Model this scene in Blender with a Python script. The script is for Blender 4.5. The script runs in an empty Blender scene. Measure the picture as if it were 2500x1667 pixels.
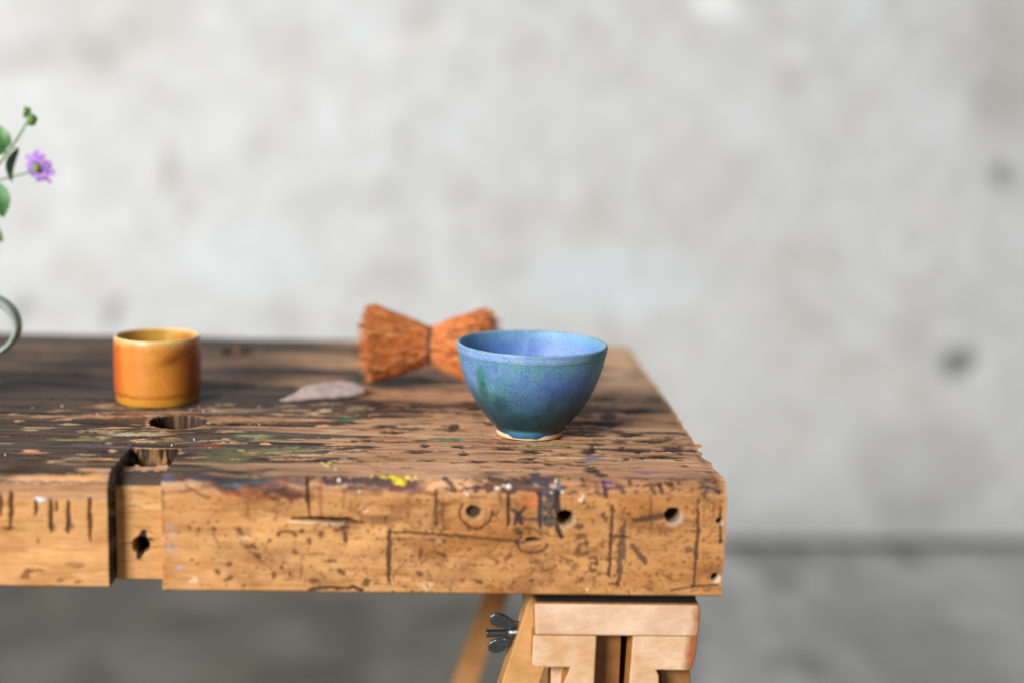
import bpy, bmesh, math, random
import numpy as np
from mathutils import Vector, Matrix

random.seed(7)
rng = np.random.default_rng(11)
scene = bpy.context.scene
COL = scene.collection

# ------------------------------------------------------------------ camera
T = 0.80                       # height of the bench top above the floor
CAM_H = 0.268                  # eye height above the bench top
PITCH = math.radians(9.94)
AZ = math.radians(2.8)
ROLL = math.radians(1.6)
W, H, FPX = 2500.0, 1667.0, 3472.0
CP = np.array([0.0, 0.0, T + CAM_H])
FW = np.array([math.sin(AZ) * math.cos(PITCH), math.cos(AZ) * math.cos(PITCH), -math.sin(PITCH)])
RT = np.array([math.cos(AZ), -math.sin(AZ), 0.0])
UP = np.cross(RT, FW)
RT, UP = RT * math.cos(ROLL) + UP * math.sin(ROLL), UP * math.cos(ROLL) - RT * math.sin(ROLL)

cam_d = bpy.data.cameras.new("camera")
cam = bpy.data.objects.new("camera", cam_d)
COL.objects.link(cam)
cam.matrix_world = Matrix(((RT[0], UP[0], -FW[0], CP[0]), (RT[1], UP[1], -FW[1], CP[1]),
                           (RT[2], UP[2], -FW[2], CP[2]), (0, 0, 0, 1)))
cam_d.sensor_width = 36.0
cam_d.lens = 50.0
cam_d.clip_start = 0.02
cam_d.clip_end = 100
cam_d.dof.use_dof = True
cam_d.dof.focus_distance = 1.088
cam_d.dof.aperture_fstop = 1.55
scene.camera = cam

# ------------------------------------------------------------------ world, lamps, exposure
world = bpy.data.worlds.new("World")
scene.world = world
world.use_nodes = True
bg = world.node_tree.nodes["Background"]
bg.inputs[0].default_value = (0.93, 0.97, 1.0, 1)
bg.inputs[1].default_value = 0.16


def area(name, loc, target, sx, sy, power, color):
    d = bpy.data.lights.new(name, 'AREA')
    d.shape = 'RECTANGLE'
    d.size, d.size_y = sx, sy
    d.energy = power
    d.color = color
    o = bpy.data.objects.new(name, d)
    COL.objects.link(o)
    o.location = loc
    v = Vector(target) - Vector(loc)
    o.rotation_euler = v.to_track_quat('-Z', 'Y').to_euler()
    return o


area("window_light", (-3.1, -3.2, 3.05), (0.1, 1.6, 0.9), 1.8, 1.4, 515, (1.0, 0.99, 0.975))
area("side_fill_light", (-2.4, 0.9, 2.0), (0.2, 1.4, 0.85), 1.2, 1.2, 34, (0.97, 0.985, 1.0))  # added fill from the left, lifts the wall and left sides of things

vs = scene.view_settings
vs.view_transform = 'Standard'
vs.look = 'None'
vs.exposure = 0.0
vs.gamma = 1.0
vs.use_curve_mapping = False
scene.render.engine = 'CYCLES'
scene.cycles.use_denoising = True
scene.cycles.max_bounces = 8


# ------------------------------------------------------------------ geometry helpers
def ray(px, py):
    v = FW + RT * ((px - W / 2) / FPX) + UP * (-(py - H / 2) / FPX)
    return v


def at_z(px, py, z):
    v = ray(px, py)
    return CP + v * ((z - CP[2]) / v[2])


def at_y(px, py, y):
    v = ray(px, py)
    return CP + v * ((y - CP[1]) / v[1])


def project(P):
    d = P - CP
    k = d @ FW
    return W / 2 + FPX * (d @ RT) / k, H / 2 - FPX * (d @ UP) / k


def lin(r, g, b):
    out = []
    for c in (r, g, b):
        c /= 255.0
        out.append(c / 12.92 if c <= 0.04045 else ((c + 0.055) / 1.055) ** 2.4)
    return np.array(out)


def sm(a, b, x):
    t = np.clip((x - a) / (b - a), 0, 1)
    return t * t * (3 - 2 * t)


def _h(ix, iy, seed):
    h = (ix.astype(np.int64) * 374761393 + iy.astype(np.int64) * 668265263 + seed * 1274126177) & 0xFFFFFFFF
    h = ((h ^ (h >> 13)) * 1274126177) & 0xFFFFFFFF
    h = h ^ (h >> 16)
    return (h & 0xFFFF) / 65535.0


def vnoise(x, y, seed=0):
    x0 = np.floor(x); y0 = np.floor(y)
    fx = x - x0; fy = y - y0
    fx = fx * fx * (3 - 2 * fx); fy = fy * fy * (3 - 2 * fy)
    a = _h(x0, y0, seed); b = _h(x0 + 1, y0, seed)
    c = _h(x0, y0 + 1, seed); d = _h(x0 + 1, y0 + 1, seed)
    return (a * (1 - fx) + b * fx) * (1 - fy) + (c * (1 - fx) + d * fx) * fy


def fbm(x, y, octv=4, seed=0):
    s = np.zeros_like(x); amp = 0.5; tot = 0
    for o in range(octv):
        s += amp * vnoise(x * 2 ** o + 13.7 * o, y * 2 ** o + 7.3 * o, seed + o * 17)
        tot += amp; amp *= 0.5
    return s / tot


def fbmr(x, y, octv=4, seed=0):
    s = np.zeros_like(x); amp = 0.5; tot = 0
    for o in range(octv):
        a = 0.6 + 1.1 * o
        xr = x * math.cos(a) - y * math.sin(a); yr_ = x * math.sin(a) + y * math.cos(a)
        s += amp * vnoise(xr * 2 ** o + 13.7 * o, yr_ * 2 ** o + 7.3 * o, seed + o * 17)
        tot += amp; amp *= 0.6
    return s / tot


def mixc(c, col, m):
    m = np.clip(m, 0, 1)[:, None]
    c *= (1 - m)
    c += np.asarray(col)[None, :] * m if np.ndim(col) == 1 else col * m


def link(name, me, mat=None, parent=None, smooth=True):
    o = bpy.data.objects.new(name, me)
    COL.objects.link(o)
    if mat is not None:
        for m in (mat if isinstance(mat, (list, tuple)) else [mat]):
            me.materials.append(m)
    if smooth:
        me.polygons.foreach_set("use_smooth", np.ones(len(me.polygons), dtype=bool))
    if parent is not None:
        o.parent = parent
        o.matrix_parent_inverse = Matrix.Identity(4)
    return o


def np_mesh(name, V, F, col=None, rough=None):
    """V (n,3), F (m,4) quads"""
    me = bpy.data.meshes.new(name)
    n, m = len(V), len(F)
    k = F.shape[1]
    me.vertices.add(n)
    me.vertices.foreach_set("co", np.ascontiguousarray(V, dtype=np.float32).ravel())
    me.loops.add(m * k)
    me.loops.foreach_set("vertex_index", np.ascontiguousarray(F, dtype=np.int32).ravel())
    me.polygons.add(m)
    me.polygons.foreach_set("loop_start", np.arange(0, m * k, k, dtype=np.int32))
    me.update(calc_edges=True)
    if col is not None:
        a = me.attributes.new("Col", 'FLOAT_COLOR', 'POINT')
        c4 = np.ones((n, 4), dtype=np.float32)
        c4[:, :3] = np.clip(col, 0, 1)
        a.data.foreach_set("color", c4.ravel())
    if rough is not None:
        a = me.attributes.new("Rough", 'FLOAT', 'POINT')
        a.data.foreach_set("value", np.ascontiguousarray(rough, dtype=np.float32))
    me.validate()
    return me


def grid_faces(nr, nc, wrap=False):
    r = np.arange(nr - 1)[:, None]
    ncc = nc if wrap else nc - 1
    c = np.arange(ncc)[None, :]
    c1 = (c + 1) % nc
    a = r * nc + c; b = r * nc + c1; d = (r + 1) * nc + c; e = (r + 1) * nc + c1
    return np.stack([a, b, e, d], -1).reshape(-1, 4)


def empty(name, loc, label, cat, group=None):
    o = bpy.data.objects.new(name, None)
    COL.objects.link(o)
    o.location = loc
    o.empty_display_size = 0.02
    o["label"] = label
    o["category"] = cat
    if group:
        o["group"] = group
    bpy.context.view_layer.update()
    return o


def child(name, me, mat, parent, smooth=True):
    """mesh given in world coordinates, stored relative to its parent"""
    me.transform(Matrix.Translation(-parent.matrix_world.translation))
    o = link(name, me, mat, parent, smooth)
    return o


# ------------------------------------------------------------------ materials
def new_mat(name):
    m = bpy.data.materials.new(name)
    m.use_nodes = True
    nt = m.node_tree
    return m, nt, nt.nodes["Principled BSDF"], nt.links


def nd(nt, typ, **kw):
    n = nt.nodes.new(typ)
    for k, v in kw.items():
        setattr(n, k, v)
    return n


def noise_node(nt, coord, scale, mapping=None, detail=4, rough=0.55):
    L = nt.links
    if mapping is not None:
        mp = nd(nt, 'ShaderNodeMapping')
        mp.inputs['Scale'].default_value = mapping
        L.new(coord, mp.inputs['Vector'])
        coord = mp.outputs['Vector']
    n = nd(nt, 'ShaderNodeTexNoise')
    n.inputs['Scale'].default_value = scale
    n.inputs['Detail'].default_value = detail
    n.inputs['Roughness'].default_value = rough
    L.new(coord, n.inputs['Vector'])
    return n.outputs['Fac']


def ramp(nt, fac, p0, c0, p1, c1):
    r = nd(nt, 'ShaderNodeValToRGB')
    r.color_ramp.elements[0].position = p0
    r.color_ramp.elements[0].color = (*c0, 1)
    r.color_ramp.elements[1].position = p1
    r.color_ramp.elements[1].color = (*c1, 1)
    nt.links.new(fac, r.inputs[0])
    return r.outputs[0]


def mulc(nt, a, b, fac=1.0, mode='MULTIPLY'):
    m = nd(nt, 'ShaderNodeMix', data_type='RGBA', blend_type=mode)
    m.inputs[0].default_value = fac
    nt.links.new(a, m.inputs[6])
    nt.links.new(b, m.inputs[7])
    return m.outputs[2]


def bump(nt, h, strength, dist):
    b = nd(nt, 'ShaderNodeBump')
    b.inputs['Strength'].default_value = strength
    b.inputs['Distance'].default_value = dist
    nt.links.new(h, b.inputs['Height'])
    return b.outputs[0]


def attr_mat(name, grain_scale, grain_map, lo=0.8, hi=1.15, rough=None, spec=0.4, bmp=(0.25, 0.0004), coat=0.0):
    """colour from the mesh's Col attribute times a fine procedural grain"""
    m, nt, b, L = new_mat(name)
    tc = nd(nt, 'ShaderNodeTexCoord').outputs['Object']
    at = nd(nt, 'ShaderNodeAttribute', attribute_name="Col")
    g = noise_node(nt, tc, grain_scale, grain_map, 5, 0.6)
    gc = ramp(nt, g, 0.3, (lo,) * 3, 0.7, (hi,) * 3)
    L.new(mulc(nt, at.outputs['Color'], gc), b.inputs['Base Color'])
    if rough is None:
        ar = nd(nt, 'ShaderNodeAttribute', attribute_name="Rough")
        L.new(ar.outputs['Fac'], b.inputs['Roughness'])
    else:
        b.inputs['Roughness'].default_value = rough
    b.inputs['Specular IOR Level'].default_value = spec
    b.inputs['Coat Weight'].default_value = coat
    b.inputs['Coat Roughness'].default_value = 0.15
    if bmp:
        L.new(bump(nt, g, *bmp), b.inputs['Normal'])
    return m


def plain_mat(name, c0, c1, scale, mapping=None, rough=0.6, spec=0.4, metal=0.0, bmp=(0.2, 0.0005)):
    m, nt, b, L = new_mat(name)
    tc = nd(nt, 'ShaderNodeTexCoord').outputs['Object']
    g = noise_node(nt, tc, scale, mapping, 5, 0.6)
    L.new(ramp(nt, g, 0.3, c0, 0.7, c1), b.inputs['Base Color'])
    b.inputs['Roughness'].default_value = rough
    b.inputs['Specular IOR Level'].default_value = spec
    b.inputs['Metallic'].default_value = metal
    if bmp:
        L.new(bump(nt, g, *bmp), b.inputs['Normal'])
    return m


# ================================================================== SETTING: wall and floor
CAMH = CP[2]
wall_pt = at_z(1250, 1338, 0.0)                 # where the wall meets the floor
WD = math.hypot(wall_pt[0], wall_pt[1])
WAZ = AZ - math.radians(5.0)                      # the wall runs slightly away to the right
fx = np.array([math.sin(WAZ), math.cos(WAZ), 0.0])
rx = np.array([math.cos(WAZ), -math.sin(WAZ), 0.0])
WD = float(wall_pt @ fx)

mat_wall = attr_mat("concrete_wall", 16, None, 0.90, 1.08, rough=0.9, spec=0.2, bmp=(0.5, 0.01))
us = np.linspace(-2.6, 2.6, 360)
vz = np.linspace(0.022, 2.5, 190)
U, Z = np.meshgrid(us, vz)
u = U.ravel(); z = Z.ravel()
P = CP[None, :] * np.array([1, 1, 0]) + fx * WD + rx * u[:, None] + np.array([0, 0, 1.0]) * z[:, None]
px, py = project(P)
c = np.tile(lin(209, 209, 207), (len(u), 1))
n1 = fbmr(u * 1.9 + 3, z * 2.4, 4, 1)
n2 = fbmr(u * 5.0, z * 5.5, 4, 5)
n3 = fbmr(u * 2.2 + 9, z * 1.3 + 4, 3, 9)
n4 = fbmr(u * 13, z * 13, 3, 31)
mixc(c, lin(214, 216, 219), sm(0.42, 0.70, n1) * 0.45)
mixc(c, lin(188, 184, 176), sm(0.48, 0.75, n2) * 0.2)
mixc(c, lin(186, 183, 177), sm(0.50, 0.78, n3) * 0.25)
mixc(c, lin(222, 225, 228), sm(0.58, 0.70, n4) * 0.4)
mixc(c, lin(168, 163, 154), sm(0.58, 0.74, fbmr(u * 9 + 40, z * 8, 3, 77)) * 0.2)
nz = (fbmr(u * 14, z * 14, 3, 50) - 0.5) * 50


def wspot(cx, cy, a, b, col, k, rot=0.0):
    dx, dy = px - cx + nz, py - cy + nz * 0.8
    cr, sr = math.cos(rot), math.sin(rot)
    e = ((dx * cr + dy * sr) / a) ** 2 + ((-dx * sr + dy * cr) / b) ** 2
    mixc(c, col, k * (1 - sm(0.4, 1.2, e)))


dk = lin(100, 101, 100)
mixc(c, lin(192, 187, 176), 0.28 * sm(0.50, 0.66, fbmr(u * 24, z * 16, 3, 91)) * sm(0.4, 0.6, fbmr(u * 3 + 2, z * 3, 2, 92)))
wspot(2338, 872, 46, 30, dk, 0.8, -0.5)
wspot(2322, 905, 26, 24, dk, 0.7)
wspot(2440, 425, 24, 32, dk, 0.65)
wspot(1275, 660, 40, 22, lin(172, 171, 168), 0.5)
wspot(400, 400, 22, 75, lin(172, 168, 160), 0.7)
wspot(285, 770, 20, 55, lin(150, 148, 142), 0.75, 0.4)
wspot(50, 745, 22, 45, lin(150, 150, 148), 0.7, 0.5)
wspot(1480, 785, 16, 40, lin(168, 163, 156), 0.7)
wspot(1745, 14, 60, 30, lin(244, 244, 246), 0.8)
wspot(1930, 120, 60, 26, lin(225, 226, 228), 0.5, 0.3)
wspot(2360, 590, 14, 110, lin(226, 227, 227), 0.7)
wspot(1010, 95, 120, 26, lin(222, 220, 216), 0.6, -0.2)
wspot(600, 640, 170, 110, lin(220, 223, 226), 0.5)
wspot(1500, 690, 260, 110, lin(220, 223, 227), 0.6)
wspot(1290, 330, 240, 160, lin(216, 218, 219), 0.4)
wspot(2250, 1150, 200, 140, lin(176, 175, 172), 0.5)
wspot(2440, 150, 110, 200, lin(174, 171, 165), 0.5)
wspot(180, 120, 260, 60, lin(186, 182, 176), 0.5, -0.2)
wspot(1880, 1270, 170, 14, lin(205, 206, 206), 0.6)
relief = (n1 - 0.5) * 0.012 + (n2 - 0.5) * 0.006 + (n4 - 0.5) * 0.003
P = P - fx[None, :] * relief[:, None]
F = grid_faces(len(vz), len(us))
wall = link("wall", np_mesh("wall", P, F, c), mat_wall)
wall["kind"] = "structure"
wall["label"] = "pale mottled concrete wall behind the bench"

# recessed dark joint at the foot of the wall
bm = bmesh.new()
vv = []
base = CP * np.array([1, 1, 0]) + fx * (WD + 0.02)
for uu, zz in ((-2.6, -0.002), (2.6, -0.002), (2.6, 0.04), (-2.6, 0.04)):
    vv.append(bm.verts.new(Vector(base + rx * uu + np.array([0, 0, zz]))))
top = []
base2 = CP * np.array([1, 1, 0]) + fx * (WD - 0.004)
bm.faces.new(vv)
me = bpy.data.meshes.new("wall_joint"); bm.to_mesh(me); bm.free()
joint = link("wall_joint", me, plain_mat("dark_joint", (0.03, 0.03, 0.032), (0.06, 0.06, 0.06), 20), wall, False)

mat_floor = attr_mat("concrete_floor", 9, None, 0.82, 1.12, rough=None, spec=0.45, bmp=(0.2, 0.004))
us = np.linspace(-3.0, 3.0, 260)
vd = np.linspace(-2.0, WD + 0.03, 260)
U, D = np.meshgrid(us, vd)
u = U.ravel(); d_ = D.ravel()
P = CP * np.array([1, 1, 0]) + fx * d_[:, None] + rx * u[:, None]
c = np.tile(lin(120, 115, 101), (len(u), 1))
m1 = fbmr(u * 2.2, d_ * 2.2, 4, 3)
m2 = fbmr(u * 7, d_ * 5, 4, 8)
mixc(c, lin(140, 139, 132), sm(0.5, 0.72, m1) * 0.6)
mixc(c, lin(92, 90, 82), sm(0.5, 0.7, m2) * 0.6)
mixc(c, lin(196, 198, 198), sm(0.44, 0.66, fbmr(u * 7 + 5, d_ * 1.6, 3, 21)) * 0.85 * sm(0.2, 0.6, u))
mixc(c, lin(212, 212, 208), 0.72 * sm(0.2, 0.6, u))  # paler right side: light clear of the bench's shadow put into the colour
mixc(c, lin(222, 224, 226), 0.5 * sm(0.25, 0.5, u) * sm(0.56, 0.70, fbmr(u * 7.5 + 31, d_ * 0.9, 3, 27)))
mixc(c, lin(92, 92, 88), sm(0.6, 0.75, fbmr(u * 8 + 15, d_ * 3, 3, 29)) * 0.5)
ro = 0.5 + 0.3 * m2
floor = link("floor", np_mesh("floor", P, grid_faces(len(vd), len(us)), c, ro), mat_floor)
floor["kind"] = "structure"
floor["label"] = "grey stained concrete floor below the bench"

# ================================================================== WORKBENCH
corner = at_z(1777, 1183, T)
XE, YF = corner[0], corner[1]
ZB = at_y(1757, 1456, YF)[2]
bk0 = at_z(60, 814, T); bk1 = at_z(1531, 846, T)
xa = at_y(259, 1300, YF)[0]
xb = at_y(396, 1300, YF)[0]
end_back = bk1[0]
YNB = at_z(360, 1092, T)[1]                      # back of the notch in the top
REC = 0.021                                        # how far the recessed block sits back
ZSH = T - 0.007                 # its top
YSB = at_z(345, 1138, ZSH)[1]
print("bench", XE, YF, ZB - T, bk0, bk1, xa, xb, YNB, ZSH - T, YSB)

xs = np.concatenate([np.linspace(-2.0, -0.64, 80, endpoint=False), np.arange(-0.64, xa - 0.0003, 0.00068),  # unseen left end drawn out so the bench shades the floor
                     [xa, xa + 0.0002], np.arange(xa + 0.0006, xb - 0.0002, 0.00068), [xb],
                     np.arange(xb + 0.0006, XE - 0.0004, 0.00066), [XE]])
nc = len(xs)
NT, NA, NF = 330, 22, 150
yb_col = bk0[1] + (bk1[1] - bk0[1]) * (xs - bk0[0]) / (bk1[0] - bk0[0])
left = xs <= xa + 0.00025
yf_col = np.where(left, YF + 0.005, YF) + 0.0012 * (fbm(xs * 9, xs * 0, 3, 61) - 0.5)
r_col = np.where(left, 0.0145, 0.0085) + 0.003 * (fbm(xs * 14, xs * 0, 3, 62) - 0.5)
zb_col = np.full(nc, ZB)

rows_y, rows_z = [], []
g = np.linspace(1, 0, NT, endpoint=False) ** 1.35
for k in range(NT):
    rows_y.append(yf_col + r_col + (yb_col - yf_col - r_col) * g[k]); rows_z.append(np.full(nc, T))
for k in range(NA):
    a = (k / NA) * math.pi / 2
    rows_y.append(yf_col + r_col * (1 - math.sin(a))); rows_z.append(T - r_col * (1 - math.cos(a)))
rb = 0.0015
for k in range(NF):
    t = k / (NF - 1)
    rows_y.append(yf_col.copy()); rows_z.append(T - r_col + (ZB + rb - T + r_col) * t)
n_face_end = NT + NA + NF
rows_y.append(yf_col + rb); rows_z.append(zb_col)
for t in (0.06, 0.3, 0.7, 1.0):
    rows_y.append(yf_col + rb + (yb_col - yf_col - rb) * t); rows_z.append(zb_col)
rows_y.append(yb_col.copy()); rows_z.append(np.full(nc, (T + ZB) / 2))
rows_y.append(yb_col.copy()); rows_z.append(np.full(nc, T - 0.0005))
Y = np.array(rows_y); Zz = np.array(rows_z)
nr = len(Y)
X = np.tile(xs, (nr, 1))
reg = np.zeros((nr, nc), int)                       # 0 top 1 arc 2 face 3 under
reg[NT:NT + NA] = 1; reg[NT + NA:n_face_end] = 2; reg[n_face_end:] = 3

# the notch: columns between xa and xb follow a stepped profile
inn = np.where((xs > xa + 0.0003) & (xs < xb - 1e-6))[0]
i0 = np.where(Y[:NT, inn[len(inn) // 2]] < YNB)[0][0]
yr = YF + REC
poly = [(YNB, T), (YNB - 0.002, T - 0.010), (YNB - 0.018, T - 0.019), (YSB + 0.004, ZSH - 0.006), (YSB, ZSH), (yr + 0.009, ZSH)]
for a in np.linspace(0, math.pi / 2, 7)[1:]:
    poly.append((yr + 0.009 * (1 - math.sin(a)), ZSH - 0.009 * (1 - math.cos(a))))
poly.append((yr, ZB + rb))
poly = np.array(poly)
seg = np.hypot(*np.diff(poly, axis=0).T)
cum = np.concatenate([[0], np.cumsum(seg)]) / seg.sum()
tt = np.linspace(0, 1, n_face_end - i0)
py_ = np.interp(tt, cum, poly[:, 0]); pz_ = np.interp(tt, cum, poly[:, 1])
wob = (fbm(xs[inn] * 120, xs[inn] * 0, 3, 63) - 0.5)
poly2 = np.array([(YNB - 0.004, T), (YNB - 0.005, T - 0.05), (yr + 0.034, T - 0.052), (yr + 0.032, ZB + rb)])
seg2 = np.hypot(*np.diff(poly2, axis=0).T)
cum2 = np.concatenate([[0], np.cumsum(seg2)]) / seg2.sum()
py2 = np.interp(tt, cum2, poly2[:, 0]); pz2 = np.interp(tt, cum2, poly2[:, 1])
crev = xs[inn] < xa + 0.0016 + 0.0008 * wob
for j, ci in enumerate(inn):
    Y[i0:n_face_end, ci] = py2 if crev[j] else py_ + (0.010 * wob[j]) * (1 - np.clip(tt / 0.25, 0, 1))
    Zz[i0:n_face_end, ci] = pz2 if crev[j] else pz_
    Y[n_face_end, ci] = yr + rb + (0.032 if crev[j] else 0)
    Y[n_face_end + 1, ci] = yr + 0.04
notch = np.zeros((nr, nc), bool)
notch[i0:n_face_end, inn] = True

# worn right end: slanted and splintered
yy = Y
endline = XE + (end_back - XE) * (yy - YF) / (bk1[1] - YF)
teeth = np.floor(yy * 95 + 0.6 * vnoise(yy * 40, yy * 0, 5))
tj = _h(teeth, teeth * 0, 3) - 0.5
shift = endline - XE
topness = np.where(reg <= 1, 1.0, 0.0)
zz = (T - Zz)
facej = (fbm(zz * 90, zz * 0 + 3, 3, 15) - 0.5) * 0.0016
sh = shift + topness * (tj * (0.002 + 0.0042 * np.exp(-((yy - YF - 0.115) / 0.075) ** 2)) + (fbm(yy * 220, yy * 0, 2, 4) - 0.5) * 0.0015) + (reg == 2) * facej
wend = sm(XE - 0.012, XE, X) * np.where(reg == 3, 0, 1)
wlin = sm(XE - 0.25, XE, X)
X = X + shift * wlin + (sh - shift) * wend

x = X.ravel(); y = Y.ravel(); z = Zz.ravel(); R = reg.ravel(); NO = notch.ravel()
P = np.stack([x, y, z], 1)
px, py = project(P)
N = len(x)
topm = (R == 0) & ~NO
arcm = (R == 1) & ~NO
facem = (R == 2) & ~NO
nrm = np.zeros((N, 3))
nrm[R == 0] = (0, 0, 1)
nrm[R == 2] = (0, -1, 0)
am = R == 1
ang = np.repeat(np.arange(NA) / NA * math.pi / 2, nc)
nrm[am] = np.stack([0 * ang, -np.sin(ang), np.cos(ang)], 1)
nrm[R == 3] = (0, 0, -0.0)
nrm[NO] = (0, -0.7, 0.7)
disp = np.zeros(N)
rough = np.full(N, 0.62)
v = np.where(R == 0, y, YF - (T - z))               # unrolled coordinate across the grain

# --- colour of the bare wood
warm = fbm(x * 6, v * 40, 4, 100)
fine = fbm(x * 28, v * 520, 3, 101)
c = np.tile(lin(196, 148, 112), (N, 1))
mixc(c, lin(172, 124, 88), sm(0.4, 0.7, warm) * 0.7)
mixc(c, lin(212, 168, 132), sm(0.55, 0.75, fbm(x * 10, v * 70, 4, 102)) * 0.7)
mixc(c, lin(120, 84, 60), sm(0.55, 0.75, fine) * 0.65)
ff = sm(1160, 1225, py) * ((R >= 1) | NO)
fc = np.tile(lin(196, 143, 90), (N, 1))
fn = fbm(x * 22, z * 45, 4, 110)
mixc(fc, lin(166, 106, 52), sm(0.45, 0.75, fn) * 0.85)
mixc(fc, lin(214, 158, 100), sm(0.5, 0.75, fbm(x * 15, z * 30, 4, 111)) * 0.8)
mixc(fc, lin(150, 96, 48), sm(0.56, 0.76, fbm(x * 30, z * 260, 3, 112)) * 0.5)
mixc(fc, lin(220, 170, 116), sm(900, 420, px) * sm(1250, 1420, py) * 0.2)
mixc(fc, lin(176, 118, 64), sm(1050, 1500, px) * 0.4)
c = c * (1 - ff[:, None]) + fc * ff[:, None]

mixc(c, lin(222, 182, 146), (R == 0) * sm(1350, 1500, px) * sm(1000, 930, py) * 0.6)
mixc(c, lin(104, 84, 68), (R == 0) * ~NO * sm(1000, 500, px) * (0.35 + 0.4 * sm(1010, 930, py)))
# --- black stain on the top, worn through in streaks along the grain
st1 = fbm(x * 7.5, v * 115, 5, 120)
st2 = fbm(x * 3.2 + 7, v * 26, 4, 121)
st3 = fbm(x * 26, v * 300, 3, 122)
sv = 0.46 * st1 + 0.34 * st2 + 0.20 * st3
svb = 0.60 * fbm(x * 5.5 + 2, v * 24, 4, 124) + 0.25 * st1 + 0.15 * st3
wbk = sm(1000, 925, py)
sv = 0.5 + (sv - 0.5) * 1.3 * (1 - wbk) + (svb - 0.5) * 1.7 * wbk
bias = np.interp(px, [0, 350, 650, 850, 1050, 1400, 1800], [0.30, 0.31, 0.36, 0.48, 0.585, 0.60, 0.61])
bias -= 0.03 * wbk * sm(1100, 600, px)
bias += np.where((py < 1010) & (px > 700), -0.02, 0)
bias += 0.17 * sm(1420, 1520, px) * sm(990, 930, py)                   # bare far corner
bias += 0.03 * sm(930, 830, py) * sm(300, 700, px)
bias -= 0.05 * sm(1150, 1010, px) * sm(860, 900, py) * sm(970, 930, py) * sm(800, 900, px)
bias += 0.08 * sm(1085, 1130, py) * sm(430, 900, px)
stain = sm(bias - 0.02, bias + 0.02, sv + 0.10 * (fbm(x * 90, v * 700, 2, 123) - 0.5)) * ((R <= 1) & ~NO) * (1 - sm(1150, 1190, py) * np.where(px < 263, 0.75, 1.0))
dark = np.tile(lin(34, 30, 28), (N, 1))
mixc(dark, lin(54, 44, 37), sm(0.4, 0.7, fbm(x * 9, v * 60, 4, 130)))
mixc(dark, lin(26, 25, 26), sm(0.5, 0.75, fbm(x * 40, v * 400, 3, 131)) * 0.7)
mixc(dark, lin(122, 94, 70), sm(0.56, 0.68, fbm(x * 9 + 3, v * 125, 4, 132)) * 0.3)
mixc(dark, lin(112, 90, 72), sm(0.58, 0.70, fbm(x * 16, v * 430, 3, 133)) * sm(930, 1000, py) * 0.7)
mixc(dark, lin(80, 76, 72), sm(0.5, 0.8, fbm(x * 5 + 30, v * 30, 3, 134)) * 0.3)
c = c * (1 - 0.93 * stain[:, None]) + dark * 0.93 * stain[:, None]
rough -= 0.04 * stain
disp += -0.0002 * (1 - stain) * topm
brown = sm(0.45, 0.7, fbm(x * 3, v * 14, 3, 140)) * ((R <= 1)) * sm(1000, 500, px) * 0.2
mixc(c, lin(92, 70, 54), brown)

# --- relief along the grain
disp += topm * ((fbm(x * 22, v * 420, 3, 150) - 0.5) * 0.0009 + (fbm(x * 5, v * 30, 3, 151) - 0.5) * 0.0022)
disp += (arcm | facem) * ((fbm(x * 40, z * 60, 3, 152) - 0.5) * 0.0012 + (fbm(x * 25, z * 300, 2, 153) - 0.5) * 0.0004)
jx = (fbm(x * 260, v * 260, 3, 160) - 0.5)
jy = (fbm(x * 240 + 50, v * 260, 3, 161) - 0.5)


# --- drawing helpers, in photograph pixels laid on the bench's own faces
surf = (R <= 2)
order_cache = {}


def sel(x0, x1, y0, y1, only=None):
    m = surf & (px > x0) & (px < x1) & (py > y0) & (py < y1)
    if only is not None:
        m &= only
    return np.nonzero(m)[0]


def apply(idx, col, m, dd=0.0, rr=None):
    m = np.clip(m, 0, 1)
    c[idx] = c[idx] * (1 - m[:, None]) + np.asarray(col)[None, :] * m[:, None]
    if dd:
        disp[idx] += dd * m * (2.0 if abs(dd) < 0.001 else 1.0)
    if rr is not None:
        rough[idx] = rough[idx] * (1 - m) + rr * m


def stroke(pts, w, col, k=1.0, dd=-0.0003, jit=9.0, only=None, brk=0.0, rr=None):
    pts = np.array(pts, float)
    w1 = w if np.ndim(w) == 0 else max(w)
    idx = sel(pts[:, 0].min() - w1 - 12, pts[:, 0].max() + w1 + 12, pts[:, 1].min() - w1 - 12, pts[:, 1].max() + w1 + 12, only)
    if len(idx) == 0:
        return
    qx = px[idx] + jx[idx] * jit; qy = py[idx] + jy[idx] * jit
    best = np.full(len(idx), 1e9)
    n = len(pts) - 1
    for i in range(n):
        a, b = pts[i], pts[i + 1]
        ab = b - a
        L2 = max(ab @ ab, 1e-6)
        t = np.clip(((qx - a[0]) * ab[0] + (qy - a[1]) * ab[1]) / L2, 0, 1)
        if np.ndim(w) == 0:
            ww = w / 2
        else:
            ww = (w[i] + (w[i + 1] - w[i]) * t) / 2
        dd_ = np.hypot(qx - a[0] - t * ab[0], qy - a[1] - t * ab[1]) - ww
        best = np.minimum(best, dd_)
    m = 1 - sm(-1.2, 1.6, best)
    if brk > 0:
        m *= sm(brk - 0.12, brk + 0.05, fbm(x[idx] * 160, v[idx] * 160, 2, 171))
    apply(idx, col, m * k, dd, rr)


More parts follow.
